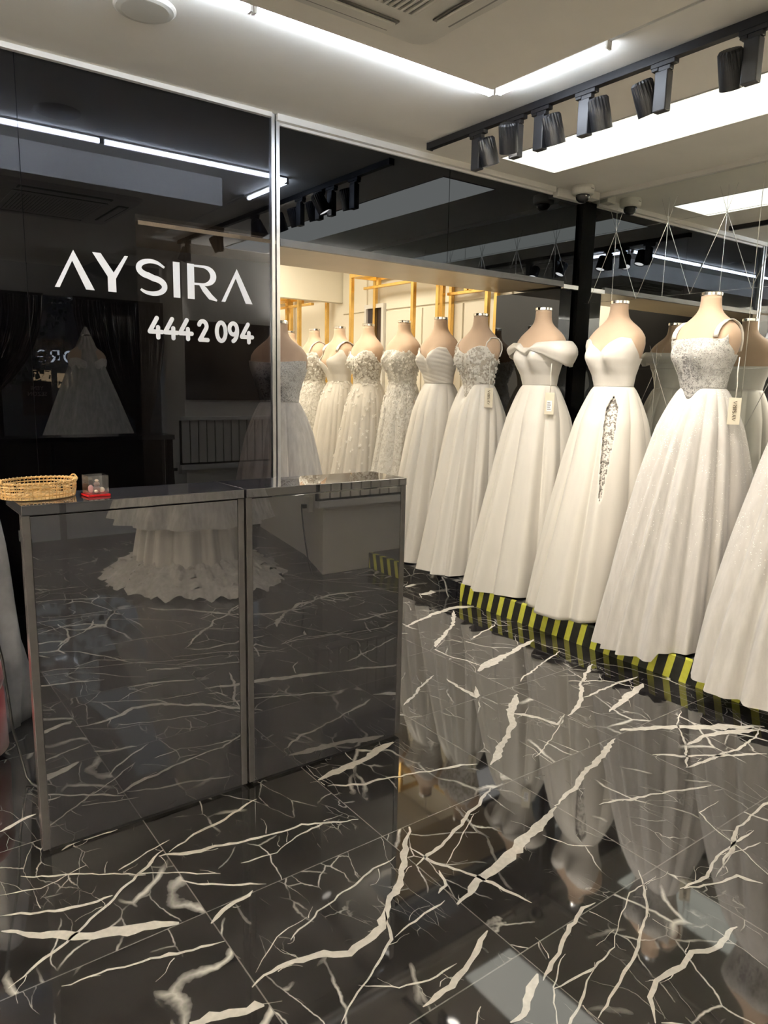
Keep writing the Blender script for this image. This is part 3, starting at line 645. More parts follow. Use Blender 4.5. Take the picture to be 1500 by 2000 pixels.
# acrylic box with a little figure
ab = empty('display_box', (.617,2.335,1.0905), .10); tag(ab, 'small clear acrylic box on a red base, on the counter beside the basket', 'display box')
MB().box((-.035,-.030,0),(.035,.030,.007)).build('base', M['red'], ab, bevel=.0015)
b = MB(); hw, hd, z0, z1 = .031, .026, .0075, .064
b.box((-hw,-hd,z0),(hw,-hd+.001,z1)).box((-hw,hd-.001,z0),(hw,hd,z1)).box((-hw,-hd,z0),(-hw+.001,hd,z1)).box((hw-.001,-hd,z0),(hw,hd,z1)).box((-hw,-hd,z1),(hw,hd,z1+.001))
b.build('clear_cover', M['acrylic'], ab)
fg = empty('figurine', (.617,2.335,1.099), .10); tag(fg, 'tiny brown and pink gift figurine inside the clear acrylic box', 'figurine')
def ball(c, r, n=12): 
    return MB().lathe([(max(.0004,r[0]*sin(pi*k/n)), -r[1]*cos(pi*k/n)) for k in range(n+1)], 16, c)
ball((0.002,0,.012), (.013,.010)).build('body', M['choc'], fg, smooth=True); ball((.004,0,.027), (.009,.008)).build('head', M['choc'], fg, smooth=True)
ball((.004,0,.038), (.006,.004)).build('crown', M['pale'], fg, smooth=True); ball((-.015,.0,.014), (.008,.012)).build('bow', M['pink'], fg, smooth=True)
ball((.018,-.004,.009), (.008,.008)).build('flower', M['pale'], fg, smooth=True); ball((-.004,-.013,.006), (.006,.005)).build('shell', M['pale'], fg, smooth=True)

# ---------------------------------------------------------------- lettering on the dark glass
def stroke(mb, pts, w, y=0, round_=False, th=.0012):
    """ribbon through (x,z) points, widths w (one or per point), slightly proud of the glass"""
    n = len(pts); ww = w if isinstance(w, (list, tuple)) else [w]*n; L = []; R = []
    for i, (x, z) in enumerate(pts):
        a = pts[max(0,i-1)]; b = pts[min(n-1,i+1)]; dx, dz = b[0]-a[0], b[1]-a[1]; q = sqrt(dx*dx+dz*dz) or 1
        nx, nz = -dz/q*ww[i]/2, dx/q*ww[i]/2; L.append((x+nx,z+nz)); R.append((x-nx,z-nz))
    if round_:
        for (c, d, w0, st) in ((pts[0], (pts[0][0]-pts[1][0], pts[0][1]-pts[1][1]), ww[0], 0), (pts[-1], (pts[-1][0]-pts[-2][0], pts[-1][1]-pts[-2][1]), ww[-1], 1)):
            poly(mb, [(c[0]+w0/2*cos(2*pi*k/20), c[1]+w0/2*sin(2*pi*k/20)) for k in range(20)], y, th)
    for i in range(n-1): poly(mb, [L[i],L[i+1],R[i+1],R[i]], y, th)
def poly(mb, pts, y=0, th=.0012):
    mb.cnt = getattr(mb, 'cnt', 0)+1; y -= mb.cnt*.00004
    n = len(pts); mb.add([(p[0],y-th,p[1]) for p in pts]+[(p[0],y,p[1]) for p in pts], [tuple(range(n)), tuple(range(2*n-1,n-1,-1))]+[(i,i+n,(i+1)%n+n,(i+1)%n) for i in range(n)])
def arc(cx, cz, rx, rz, a0, a1, n=16): return [(cx+rx*cos(radians(a0+(a1-a0)*k/n)), cz+rz*sin(radians(a0+(a1-a0)*k/n))) for k in range(n+1)]
def letter(name, fn, parent, m):
    mb = MB(); fn(mb); return mb.build(name, m, parent)
def L_A(x0, w, h):
    def f(mb):
        poly(mb, [(x0,0),(x0+w*.50,h),(x0+w*.52,h*.84),(x0+w*.12,0)]); poly(mb, [(x0+w*.50,h),(x0+w,0),(x0+w*.78,0),(x0+w*.425,h*.80)])
    return f
def L_Y(x0, w, h):
    def f(mb):
        poly(mb, [(x0,h),(x0+w*.23,h),(x0+w*.63,h*.44),(x0+w*.63,0),(x0+w*.40,0),(x0+w*.40,h*.40)]); poly(mb, [(x0+w*.9,h),(x0+w,h),(x0+w*.63,h*.36),(x0+w*.56,h*.50)])
    return f
def L_I(x0, w, h): return lambda mb: poly(mb, [(x0,0),(x0+w,0),(x0+w,h),(x0,h)])
def L_S(x0, w, h):
    def f(mb):
        cx = x0+w*.5; T = h*.15
        p = [(x0+w*.93,h*.80)]+arc(cx, h*.735, w*.40, h*.205, 38, 255, 20)+arc(cx, h*.265, w*.42, h*.215, 80, -148, 22)
        k = len(p); stroke(mb, p, [T*(.42+.75*sin(pi*i/(k-1))**.8) for i in range(k)])
    return f
def L_R(x0, w, h):
    def f(mb):
        poly(mb, [(x0,0),(x0+w*.22,0),(x0+w*.22,h),(x0,h)])
        p = [(x0+w*.20,h*.955)]+arc(x0+w*.50, h*.70, w*.34, h*.255, 90, -90, 18)+[(x0+w*.20,h*.445)]
        k = len(p); stroke(mb, p, [h*.06+h*.13*max(0,sin(pi*i/(k-1)))**1.5 for i in range(k)])
        q = [(x0+w*.42,h*.44),(x0+w*.55,h*.30),(x0+w*.74,h*.10),(x0+w*.95,0.01*h)]
        stroke(mb, q, [h*.10,h*.17,h*.17,h*.05])
    return f
def sign(parent, m, x0=0, s=1.0):
    hh = .168*s
    X = lambda a: x0+(a-.817)*s
    for nm, fn, a, w in (('letter', L_A, .817, .172), ('letter', L_Y, .985, .162), ('letter', L_S, 1.180, .150), ('letter', L_I, 1.362, .034), ('letter', L_R, 1.434, .162), ('letter', L_A, 1.612, .174)):
        letter(nm, fn(X(a), w*s, hh), parent, m)
sg = empty('wall_lettering', (.817,YA-.0005,1.848)); tag(sg, 'large white word AYSIRA lettered on the dark glass wall', 'sign')
sign(sg, M['vinyl'])
dg = empty('number_lettering', (1.226,YA-.0005,1.642)); tag(dg, 'white rounded phone number 444 2 094 below the large word on the dark glass', 'sign')
T = .021
def D_4(x0, w=.078, h=.112):
    def f(mb):
        stroke(mb, [(x0+w*.62,h-T/2),(x0+w*.16,h*.34)], T, round_=True); stroke(mb, [(x0+w*.16,h*.33),(x0+w*.93,h*.33)], T, round_=True); stroke(mb, [(x0+w*.68,h*.52),(x0+w*.68,T/2)], T, round_=True)
    return f
def D_2(x0, w=.062, h=.112):
    return lambda mb: (stroke(mb, arc(x0+w*.47,h*.70,w*.32,h*.21,165,-25,14)+[(x0+w*.22,T*.5)], T, round_=True), stroke(mb, [(x0+w*.2,T*.5),(x0+w*.86,T*.5)], T, round_=True))
def D_0(x0, w=.066, h=.112): return lambda mb: stroke(mb, arc(x0+w/2,h/2,w*.36,h*.41,0,360,30), T)
def D_9(x0, w=.066, h=.112):
    return lambda mb: (stroke(mb, arc(x0+w*.47,h*.66,w*.32,h*.25,0,360,26), T), stroke(mb, arc(x0+w*.30,h*.58,w*.50,h*.49,10,-72,12), T, round_=True))
for fn, x in ((D_4,.0),(D_4,.076),(D_4,.151),(D_2,.254),(D_0,.349),(D_9,.418),(D_4,.484)): letter('digit', fn(x), dg, M['vinyl'])
# small thumb tacks in the soffit edge and other left-corner things behind the counter
sb = MB(); rs = random.Random(5)
rows = []
for i in range(14):
    t = i/13; z = 1.02*t; r = .13*(1-.55*t**1.5)*(1+.08*sin(9*t))
    rows.append([( (r*(1+.18*sin(3*a+5*t)+.10*sin(7*a-3*t)))*cos(a), (r*.7*(1+.15*cos(4*a)))*sin(a), z) for a in [2*pi*k/40 for k in range(40)]])
sb.grid(rows, wrap=True); sb.f.append(tuple(range(39,-1,-1))); sb.m.append(0); sb.f.append(tuple(13*40+k for k in range(40))); sb.m.append(0)
o = sb.build('garment_bag', M['silver_bag'], smooth=True); o.location = (.40,3.25,.001); tag(o, 'crumpled grey translucent garment bag standing behind the left end of the counter', 'garment bag')
o = MB().tube([(.33,2.95,1.0),(.36,2.88,.7),(.39,2.80,.45),(.40,2.74,.2),(.43,2.72,.02),(.44,2.68,.008),(.47,2.6,.008),(.52,2.62,.008)], .005, 8).build('power_cable', M['cable'], smooth=True)
tag(o, 'black cable hanging down behind the left end of the counter', 'cable')
st = empty('stool', (.235,3.0,0)); tag(st, 'red velvet stool at the left edge behind the counter', 'stool')
MB().lathe([(.12,.27),(.175,.29),(.185,.33),(.18,.37),(.14,.395),(.01,.40)], 36).build('seat', M['red_fabric'], st, smooth=True)
MB().lathe([(.185,.05),(.18,.27),(.10,.275)], 36).build('skirt', M['red_fabric'], st, smooth=True)
for k in range(4): MB().tube([(.10*cos(pi/4+k*pi/2),.10*sin(pi/4+k*pi/2),0),(.09*cos(pi/4+k*pi/2),.09*sin(pi/4+k*pi/2),.27)], .012, 8).build('leg', M['black_gloss'], st)
# ---------------------------------------------------------------- dress forms and wedding dresses
# local frame of a form: +X front, +Y its left, z = 0 at the top of the neck, negative downwards
PROF = [(0,.050,.050,0,2),(-.04,.052,.052,0,2),(-.065,.058,.055,0,2),(-.085,.072,.060,0,2.1),(-.105,.096,.066,0,2.1),(-.125,.125,.074,0,2.2),(-.145,.150,.082,.002,2.4),(-.165,.168,.088,.004,2.6),
        (-.19,.180,.095,.006,2.8),(-.23,.184,.101,.008,2.8),(-.27,.178,.105,.010,2.5),(-.31,.163,.108,.012,2.3),(-.36,.143,.102,.010,2.2),(-.41,.127,.093,.006,2.1),(-.47,.118,.086,.002,2.0),
        (-.53,.130,.096,0,2.0),(-.61,.158,.115,-.004,2.0),(-.76,.180,.130,-.008,2.0)]
def prof(z):
    if z >= 0: return PROF[0][1:]
    for a, b in zip(PROF, PROF[1:]):
        if z >= b[0]:
            t = (a[0]-z)/(a[0]-b[0]); t = t*t*(3-2*t)*.35 + t*.65
            return tuple(a[i]+(b[i]-a[i])*t for i in range(1,5))
    return PROF[-1][1:]
def body(z, th, off=0.0, bust=1.0):
    w, d, cx, n = prof(z); c, s = cos(th), sin(th)
    x = cx + (d+off)*math.copysign(abs(c)**(2/n), c); y = (w+off)*math.copysign(abs(s)**(2/n), s)
    if c > 0:
        bz = exp(-((z+.295)/.062)**2)*(1 if z > -.295 else 1) ; bz2 = exp(-((z+.295)/.085)**2)
        q = (bz if z > -.295 else bz2)
        bb = exp(-((abs(y)-.072)/.042)**2)
        x += q*bb*.052*bust*c**.3
    return (x, y, z)
def form_height_over(y):           # z of the shoulder line above lateral position y
    for a, b in zip(PROF, PROF[1:]):
        if a[1] <= y <= b[1]: t = (y-a[1])/(b[1]-a[1]); return a[0]+(b[0]-a[0])*t
    return -.19
form_mesh = {}
def make_form(loc, rz, zneck, label, zbase):
    t = empty('dress_form', (loc[0],loc[1],zbase), rz); tag(t, label, 'mannequin', 'beige dress forms')
    hn = zneck-zbase
    b = MB(); NT = 72; rows = []
    zs = [-.76*(k/44) for k in range(45)]
    for z in zs: rows.append([(lambda p: (p[0],p[1],p[2]+hn))(body(z, 2*pi*k/NT, 0, .8)) for k in range(NT)])
    b.grid(rows, wrap=True); b.f.append(tuple(range(NT))); b.m.append(0)
    b.f.append(tuple(44*NT+k for k in range(NT-1,-1,-1))); b.m.append(0)
    b.build('torso', M['skin'], t, smooth=True)
    MB().lathe([(.050,.001),(.053,.004),(.053,.018),(.049,.021)], 32, (0,0,hn)).build('neck_cap', M['chrome'], t)
    MB().lathe([(.016,hn-.765),(.016,.03),(.03,.012),(.12,.010),(.125,.0)][::1], 20).build('stand', M['chrome'], t, smooth=False)
    return t
def skirt_fn(sp):
    rn = random.Random(sp['seed']); n = sp['folds']
    ph = [rn.uniform(0,2*pi) for _ in range(8)]
    z0, z1 = sp['zw'], sp['zh']; rx, ry = sp['rx'], sp['ry']
    w0, d0 = sp.get('w0', .124), sp.get('d0', .096)
    def F(th, t):
        a = th + .10*sin(2*th+ph[0]) + .06*sin(5*th+ph[1])
        s = abs(cos(n*a/2+ph[2]))**.75*2-1.25
        s2 = cos((n*2+1)*a+ph[3]+1.2*t)*.28 + cos(3*a+ph[4])*.35
        return s+s2*min(1, t*1.6)
    def f(th, t):
        hip = sp.get('hip', .045)*min(1, t/.16)**.7
        q = t**sp.get('pw', .88)
        X = d0 + hip + (rx-d0-hip)*q; Y = w0 + hip*.9 + (ry-w0-hip*.9)*q
        fo = sp['amp']*min(1, (t*3.0)**.8)*(.45+.55*t)*F(th, t)
        back = sp.get('train', 0)*(t**2.2)*max(0, -cos(th))**1.2
        x = (X+fo)*cos(th) - back; y = (Y+fo*.9)*sin(th)
        L = sp['clamp']; cr, sr = cos(sp.get('rz', 0)), sin(sp.get('rz', 0))
        wx, wy = x*cr-y*sr, x*sr+y*cr; wy = wy/((1+(abs(wy)/L)**6)**(1/6)); x, y = wx*cr+wy*sr, -wx*sr+wy*cr
        z = z0+(z1-z0)*t
        if t > .9: z += (t-.9)*sp.get('hemwave', .14)*(F(th, 1)*.5+.2*cos(7*th+ph[5]))
        dz = sp.get('dip', 0)     # pointed basque waist: the seam dips at the front
        if dz: z -= dz*exp(-(th if th < pi else 2*pi-th)**2/.10)*(1-t)**10
        dr_ = sp.get('droop', 0)
        if dr_ and x > .425: z -= min(dr_, (x-.425)*1.3)*max(0, t-.8)/.2
        return (x + sp.get('lean', 0)*t, y, z)
    return f
def flowers(mb, pts, r, rn):
    for p, nrm in pts:
        nrm = Vector(nrm).normalized(); a = nrm.cross(Vector((0,0,1))); a = a.normalized() if a.length > .01 else Vector((1,0,0)); c = nrm.cross(a)
        R = r*rn.uniform(.6,1.3); ph = rn.uniform(0,6); P = Vector(p)+nrm*.003; vs = [P+nrm*.003]
        for k in range(10):
            q = R*(1 if k % 2 else .45); vs.append(P+(a*cos(ph+k*pi/5)+c*sin(ph+k*pi/5))*q+nrm*(.006 if k % 2 else .001))
        mb.add(vs, [(0,1+k,1+(k+1)%10) for k in range(10)])
def make_dress(loc, rz, zneck, sp, label, group='white wedding dresses along the mirror wall'):
    t = empty('wedding_dress', (loc[0],loc[1],sp['zbase']), rz); tag(t, label, 'wedding dress', group)
    hn = zneck-sp['zbase']; up = lambda p: (p[0],p[1],p[2]+hn); off = .007
    zw = sp['zwr']; top = sp['top']; NT = 96; NR = 54
    # bodice
    rows = []
    dip = sp.get('dip', 0)
    for i in range(NR+1):
        row = []
        for k in range(NT):
            th = 2*pi*k/NT; tt = th if th < pi else 2*pi-th
            zt = top(tt, th < pi); zb = zw - dip*exp(-tt*tt/.10)
            z = zb+(zt-zb)*i/NR
            o2 = off + sp.get('drape', 0)*.0045*abs(sin((z*105)+(th if th < pi else th-2*pi)*3.2))*(1 if tt < 1.9 else 0)
            row.append(up(body(z, th, o2, 1.0)))
        rows.append(row)
    bo = MB().grid(rows, wrap=True).build('bodice', M[sp['bodice']], t, smooth=True, solid=.004)
    # edging of the neckline
    if sp.get('edge'): MB().tube([rows[-1][k] for k in range(NT)], .0035, 6, closed=True).build('neckline_edge', M[sp['edge']], t, smooth=True)
    # skirt
    S = dict(sp); S['zw'] = zw+hn; S['zh'] = sp['hem']
    f = skirt_fn(S); NS = 288; NZ = 70
    rows = []
    for i in range(NZ+1):
        tt = (i/NZ); slit = []
        for k in range(NS): slit.append(f(2*pi*k/NS, tt))
        rows.append(slit)
    sk = MB()
    if sp.get('slit'):
        ths, t0 = sp['slit']; ks = int(ths/(2*pi)*NS); vs = [v for r in rows for v in r]; fs = []
        for i in range(NZ):
            tt = i/NZ; wdt = max(0, min(17, 1+int((tt-t0)*330))) if tt > t0 else -1
            if tt > .10: wdt = max(0, int(17-(tt-.10)*42))
            for k in range(NS):
                if wdt > 0 and abs(k-ks) < wdt/2+.1: continue
                k2 = (k+1) % NS; fs.append((i*NS+k, i*NS+k2, (i+1)*NS+k2, (i+1)*NS+k))
        sk.add(vs, fs)
        li = []
        for i in range(int(NZ*t0), int(NZ*.60)):
            tt = i/NZ; li.append([tuple(Vector(f(2*pi*(ks+j)/NS, tt)) - Vector((.018,0,0))) for j in range(-14,15)])
        MB().grid(li).build('lace_inset', M['lace_inset'], t, smooth=True)
    else: sk.grid(rows, wrap=True)
    so = sk.build('skirt', M[sp['skirt']], t, smooth=True, solid=.002 if sp.get('slit') else 0)
    if sp.get('under'):
        S2 = dict(S); S2['rx'] -= .035; S2['ry'] -= .03; S2['seed'] += 5; S2['amp'] *= .7; S2['zh'] += .035; f2 = skirt_fn(S2); r2 = []
        for i in range(41): r2.append([tuple(Vector(f2(2*pi*k/192, i/40))*1.0) for k in range(192)])
        r2 = [[(p[0]*.975,p[1]*.975,p[2]) for p in r] for r in r2]
        MB().grid(r2, wrap=True).build('underskirt', M['tulle_solid'], t, smooth=True)
    if sp.get('band'):
        b = MB(); r3 = [[up(body(zw+dz, 2*pi*k/NT, off+.004)) for k in range(NT)] for dz in (-.012,0,.014)]
        b.grid(r3, wrap=True).build('waistband', M[sp['band']], t, smooth=True, solid=.004)
    # straps
    for (y, wd, kind, zf, zb_) in sp.get('straps', []):
        sgn = 1 if y > 0 else -1; ay = abs(y); zs = form_height_over(ay)+.010; pts = []
        for k in range(25):
            a = pi*k/24; w_, d_, cx, n_ = prof(zs-.03)
            zz = (zf if k < 12 else zb_); z = zz+(zs-zz)*sin(a)**.75
            w_, d_, cx, n_ = prof(min(z, -.1)); rel = min(.999, ay/max(w_, ay+.004)); dd = d_*(1-rel**n_)**(1/n_)
            bust = body(min(z,-.2), 0)[0]
            xx = cx + (dd+.012)*cos(a)/max(.35, abs(cos(a)))*min(1, abs(cos(a))*2.2) if abs(cos(a)) > .01 else cx
            yy = ay - (.0 if z > zf else 0)
            if cos(a) > .85: xx = max(xx, body(z, math.asin(min(.95, ay/w_)), .010)[0])
            pts.append((xx, sgn*yy, z))
        b = MB()
        if kind == 'ribbon':
            rowsA = []
            for k, p in enumerate(pts):
                pz = p[2]; rowsA.append([up((p[0]+.004*sin(pi*j/4), p[1]+sgn*(j/4-.5)*wd, form_clip(p[0], p[1]+sgn*(j/4-.5)*wd, pz))) for j in range(5)])
            b.grid(rowsA); b.build('strap', M['satin'], t, smooth=True, solid=.005)
        else:
            fine = []
            for k in range(len(pts)-1):
                for j in range(3): fine.append(tuple(pts[k][i]+(pts[k+1][i]-pts[k][i])*j/3 for i in range(3)))
            fine.append(pts[-1]); b.tube([up(p) for p in fine], [wd*(.75+.35*(k % 2)) for k in range(len(fine))], 6); b.build('strap', M['petal'], t, smooth=True)
    # appliqued flowers
    rn = random.Random(sp['seed']+31)
    if sp.get('flowers'):
        cnt, lo, hi, r = sp['flowers']; P = []
        for _ in range(cnt):
            th = rn.uniform(-1.9, 1.9); u = lo+(hi-lo)*rn.random()**1.7; p = Vector(f(th % (2*pi), u)); p2 = Vector(f((th+.02) % (2*pi), u)); p3 = Vector(f(th % (2*pi), u+.01))
            nr = (p2-p).cross(p3-p); nr = -nr if nr.dot(Vector((p.x,p.y,0))) < 0 else nr; P.append((p, nr))
        b = MB(); flowers(b, P, r, rn); tag(b.build('fabric_flowers', M['petal'], t), kind='stuff')
    if sp.get('bflowers'):
        P = []
        for _ in range(sp['bflowers']):
            th = rn.uniform(-2.2, 2.2); tt = abs(th); zt = top(tt, th > 0); z = zw+(zt+.004-zw)*rn.random(); p = Vector(up(body(z, th, off+.004))); P.append((p, Vector((cos(th),sin(th),.1))))
        b = MB(); flowers(b, P, .013, rn); tag(b.build('lace_motifs', M['petal'], t), kind='stuff')
    return t
def form_clip(x, y, z):
    return z - max(0, (abs(y)-.155))*.45
M['lace_inset'] = lace('grey_lace_inset', (.16,.14,.12), (.70,.66,.60), 70, .50, .4)
# neckline functions: tt = angle from the front (0..pi), left = on the form's left side
def sweet(zc=-.28, zp=-.212, zb=-.31):
    def f(tt, left):
        if tt < 1.05: return zc + (zp-zc)*sin(min(1, tt/.62)*pi/2)**.8 - max(0, tt-.62)*.02
        if tt < 1.7: return zp-.01 + (zb-zp)*((tt-1.05)/.65)**1.0*.9
        return zb
    return f
def square(zc=-.222, zs=-.15, zb=-.30):
    def f(tt, left):
        if tt < .95: return zc+.004*cos(tt*3)
        if tt < 1.22: return zc+(zs-zc)*((tt-.95)/.27)**1.3*.35
        if tt < 1.6: return zc-.045*((tt-1.22)/.38)-.02
        return zb
    return f
def vneck(zc=-.36, zs=-.19, zb=-.30):
    def f(tt, left):
        if tt < .8: return zc+(zs-zc)*(tt/.8)**.75
        if tt < 1.15: return zs+(tt-.8)*-.03
        if tt < 1.7: return zs-.012-(tt-1.15)*.18
        return zb
    return f
def straight(zc=-.225, zb=-.28):
    def f(tt, left): return zc + (.012*cos(tt*4) if tt < 1.2 else -(min(tt,1.8)-1.2)*.09)
    return f
def offsh():
    def f(tt, left): return -.235+.012*min(1, tt)-(.05 if tt > 1.6 else 0)
    return f
BASE = dict(zbase=ZP+.005, zwr=-.470, hem=.03, rx=.43, ry=.36, clamp=.288, amp=.028, folds=13, seed=1, bodice='satin', skirt='satin', top=sweet())
def D(**k): d = dict(BASE); d.update(k); return d
PI180 = pi-.10
XM = 3.70; NZK = 1.935
ROW = [
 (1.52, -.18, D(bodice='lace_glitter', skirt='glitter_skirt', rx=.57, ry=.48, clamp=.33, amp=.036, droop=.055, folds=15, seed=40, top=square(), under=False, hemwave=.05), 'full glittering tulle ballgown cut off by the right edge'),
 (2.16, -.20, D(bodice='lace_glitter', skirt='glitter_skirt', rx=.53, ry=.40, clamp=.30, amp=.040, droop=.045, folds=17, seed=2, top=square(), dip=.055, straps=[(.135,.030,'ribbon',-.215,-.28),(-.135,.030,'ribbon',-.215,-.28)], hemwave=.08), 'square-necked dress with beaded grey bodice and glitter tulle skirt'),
 (2.725, -.12, D(bodice='satin', skirt='crepe', rx=.48, ry=.38, clamp=.274, amp=.038, folds=9, seed=3, top=sweet(-.275,-.195), slit=(.74,.035), hemwave=.10), 'strapless sweetheart satin dress with a lace-filled slit in the skirt'),
 (3.30, -.08, D(bodice='satin', skirt='crepe', rx=.44, ry=.37, clamp=.286, amp=.044, folds=11, seed=4, top=offsh(), hemwave=.12), 'plain satin dress with a folded off-shoulder collar'),
 (3.88, -.08, D(bodice='lace', skirt='satin', rx=.42, ry=.34, clamp=.235, amp=.044, folds=13, seed=5, top=sweet(-.275,-.212), dip=.09, straps=[(.165,.0045,'tube',-.22,-.28),(-.16,.0045,'tube',-.22,-.28)], bflowers=120, edge='petal'), 'lace corset dress with beaded loop straps and pleated satin skirt'),
 (4.31, -.06, D(bodice='satin', skirt='satin', rx=.41, ry=.33, clamp=.20, amp=.030, folds=11, seed=6, top=sweet(-.295,-.205), drape=1), 'strapless wrapped satin dress with diagonal pleats across the bodice'),
 (4.76, -.06, D(bodice='lace_dense', skirt='lace_dense', rx=.38, ry=.31, clamp=.225, amp=.022, folds=13, seed=7, hip=.05, pw=1.4, top=straight(-.225), bflowers=260, flowers=(420,0,.95,.013)), 'dress covered all over in raised lace, straight neckline'),
 (5.26, -.05, D(bodice='lace', skirt='tulle_solid', rx=.40, ry=.33, clamp=.235, amp=.018, folds=19, seed=8, top=sweet(-.275,-.212), bflowers=220, flowers=(260,0,.8,.015), band='satin', edge='petal'), 'sweetheart tulle dress with flower lace bodice and satin waistband'),
 (5.71, -.05, D(bodice='satin', skirt='tulle_solid', rx=.38, ry=.31, clamp=.215, amp=.015, folds=21, seed=9, top=vneck(), straps=[(.125,.040,'ribbon',-.20,-.28),(-.125,.040,'ribbon',-.20,-.28)], flowers=(60,0,.16,.014)), 'plunging V-neck dress with wide straps and plain tulle skirt'),
 (6.15, -.05, D(bodice='lace', skirt='lace_dense', rx=.38, ry=.30, clamp=.21, amp=.018, folds=15, seed=10, top=sweet(-.26,-.20), straps=[(.10,.016,'ribbon',-.21,-.28)], bflowers=150, flowers=(300,0,.6,.014)), 'lace dress with one sheer strap, second from the far end'),
 (6.62, -.05, D(bodice='satin', skirt='satin', rx=.38, ry=.30, clamp=.21, amp=.018, folds=13, seed=12, top=square(), straps=[(.13,.03,'ribbon',-.215,-.28),(-.13,.03,'ribbon',-.215,-.28)]), 'white strapped dress farthest down the row, half hidden by the others'),
]
for (y, dr, sp, lab) in ROW:
    sp['hem'] = .006; sp['rz'] = pi+dr
    make_form((XM,y), pi+dr, NZK, 'form under the '+lab, ZP+.005)
    make_dress((XM,y), pi+dr, NZK, sp, lab)
# hem flare over the step edge is kept above it; the off-shoulder collar of the fourth dress from the right
def collar(loc, rz, zneck):
    for o in bpy.data.objects:
        if o.get('label') == 'plain satin dress with a folded off-shoulder collar': par = o
    hn = zneck-(ZP+.005); rows = []
    K = 72
    for i in range(9):
        u = i/8; row = []
        for k in range(K):
            th = 2*pi*k/K; tt = th if th < pi else 2*pi-th
            drop = (.030+(.120 if th < pi else .07)*min(1, (tt/1.5)**1.2)) if tt < 2.2 else .075
            z = -.212 - .04*exp(-(tt/.16)**2) + .010*sin(tt) - drop*(u)
            bulge = .020*sin(pi*min(1,u*1.1)) + (.075 if th < pi else .045)*(max(0, sin(tt))**3)*(.35+.65*u) + .010
            p = body(max(z,-.36), th, bulge)
            row.append((p[0], p[1]*(1+.10*max(0, sin(tt))**4), z+hn))
        rows.append(row)
    inner = [(p[0]*.97,p[1]*.97,p[2]+.004) for p in rows[0]]
    MB().grid([inner]+rows, wrap=True).build('collar', M['satin'], par, smooth=True, solid=.006)
collar((XM,3.30), pi, NZK)
# price tags hanging from the dresses
def price_tag(loc, rz, ztop, zc, label, plain=False):
    t = empty('price_tag', loc, rz); tag(t, label, 'price tag', 'cream card tags hanging from the dresses')
    z0 = -.135
    MB().box((-.002,-.029,z0),(.0,.029,0)).build('card', M['tag'], t, bevel=.0008)
    MB().tube([(-.003,0,-.008),(-.004,.003,.06),(-.002,-.002,(ztop-zc)*.6),(0,0,ztop-zc)], .0028, 6).build('cord', M['cord'], t, smooth=True)
    if plain:
        MB().box((.0,-.016,z0+.02),(.0008,.016,z0+.085)).build('sticker', M['vinyl'], t)
        b = MB()
        for k in range(4): b.box((.0008,-.012,z0+.03+k*.013),(.0012,.010-.004*(k % 2),z0+.034+k*.013))
        b.build('print', M['ink'], t)
    else:
        b = MB(); s = .105
        for fn, a, w in ((L_A, .817, .172), (L_Y, .985, .162), (L_S, 1.180, .150), (L_I, 1.362, .034), (L_R, 1.434, .162), (L_A, 1.612, .174)): fn((a-.817)*s, w*s, .0175)(b)
        b.v = [(.0006-(v[1]), -v[2]+.009, z0+.018+v[0]) for v in b.v]
        b.build('lettering', M['ink'], t)
    return t
def at_form(y, dr, lx, ly): c, s = cos(pi+dr), sin(pi+dr); return (XM+lx*c-ly*s, y+lx*s+ly*c)
for (y, dr, lx, ly, zt, zc, rz, lab, plain) in ((2.16,-.20,.02,.225,1.62,1.42,-.95,'cream AYSIRA tag on the square-necked beaded dress at the right',False),
      (3.30,-.08,.10,.20,1.60,1.42,-.9,'small cream price tag on the off-shoulder satin dress',True),
      (3.88,-.08,.06,.195,1.62,1.44,-.9,'cream AYSIRA tag on the lace corset dress with loop straps',False)):
    p = at_form(y, dr, lx, ly); price_tag((p[0],p[1],zc), pi+dr+.75, zt, zc, lab, plain)

# the dress standing just inside the opening, half behind the smoked glass
sp = D(bodice='lace_glitter', skirt='tulle', rx=.42, ry=.42, clamp=.42, amp=.02, folds=17, seed=21, top=offsh(), under=True, zbase=.002, hemwave=.05)
sp['hem'] = .02
make_form((2.215,4.10), pi+.55, 1.80, 'beige dress form standing half behind the dark glass beside the aluminium trim', .002)
tm = make_dress((2.215,4.10), pi+.55, 1.80, sp, 'pale tulle dress with beaded bodice, half behind the dark glass beside the aluminium trim')
tm['group'] = 'white wedding dresses off the row'
# the veiled dress with the ruffled train in front of the shop window
VX, VY = 2.05, -.66
sp = D(bodice='lace_dense', skirt='tulle_solid', rx=.45, ry=.45, clamp=.6, amp=.03, folds=17, seed=25, top=sweet(), zbase=.002, hemwave=.02)
sp['hem'] = .02
make_form((VX,VY), pi*.5, 1.86, 'dress form under a long veil by the shop window, seen in the dark glass', .002)
tm = make_dress((VX,VY), pi*.5, 1.86, sp, 'dress with ruffled train by the shop window, mirrored in the counter front'); tm['group'] = 'white wedding dresses off the row'
b = MB(); rn = random.Random(4)
for ring in range(4):
    R0 = .40+.085*ring; rows = []
    for i in range(5):
        u = i/4; row = []
        for k in range(220):
            a = 2*pi*k/220; r = R0+.10*u + .022*sin(17*a+ring*2+u*2)+.014*sin(41*a+ring)*u + .012*sin(73*a)*u
            row.append((r*cos(a)*1.0, r*sin(a)*.85, .20-.043*ring*1.0 - .05*u*(1+.2*sin(9*a)) + .016*sin(29*a+ring)*u))
        rows.append(row)
    b.grid(rows, wrap=True)
b.v = [(v[0], v[1], max(.004, v[2])) for v in b.v]
b.build('ruffled_train', M['tulle'], tm, smooth=True)
vl = MB(); rows = []
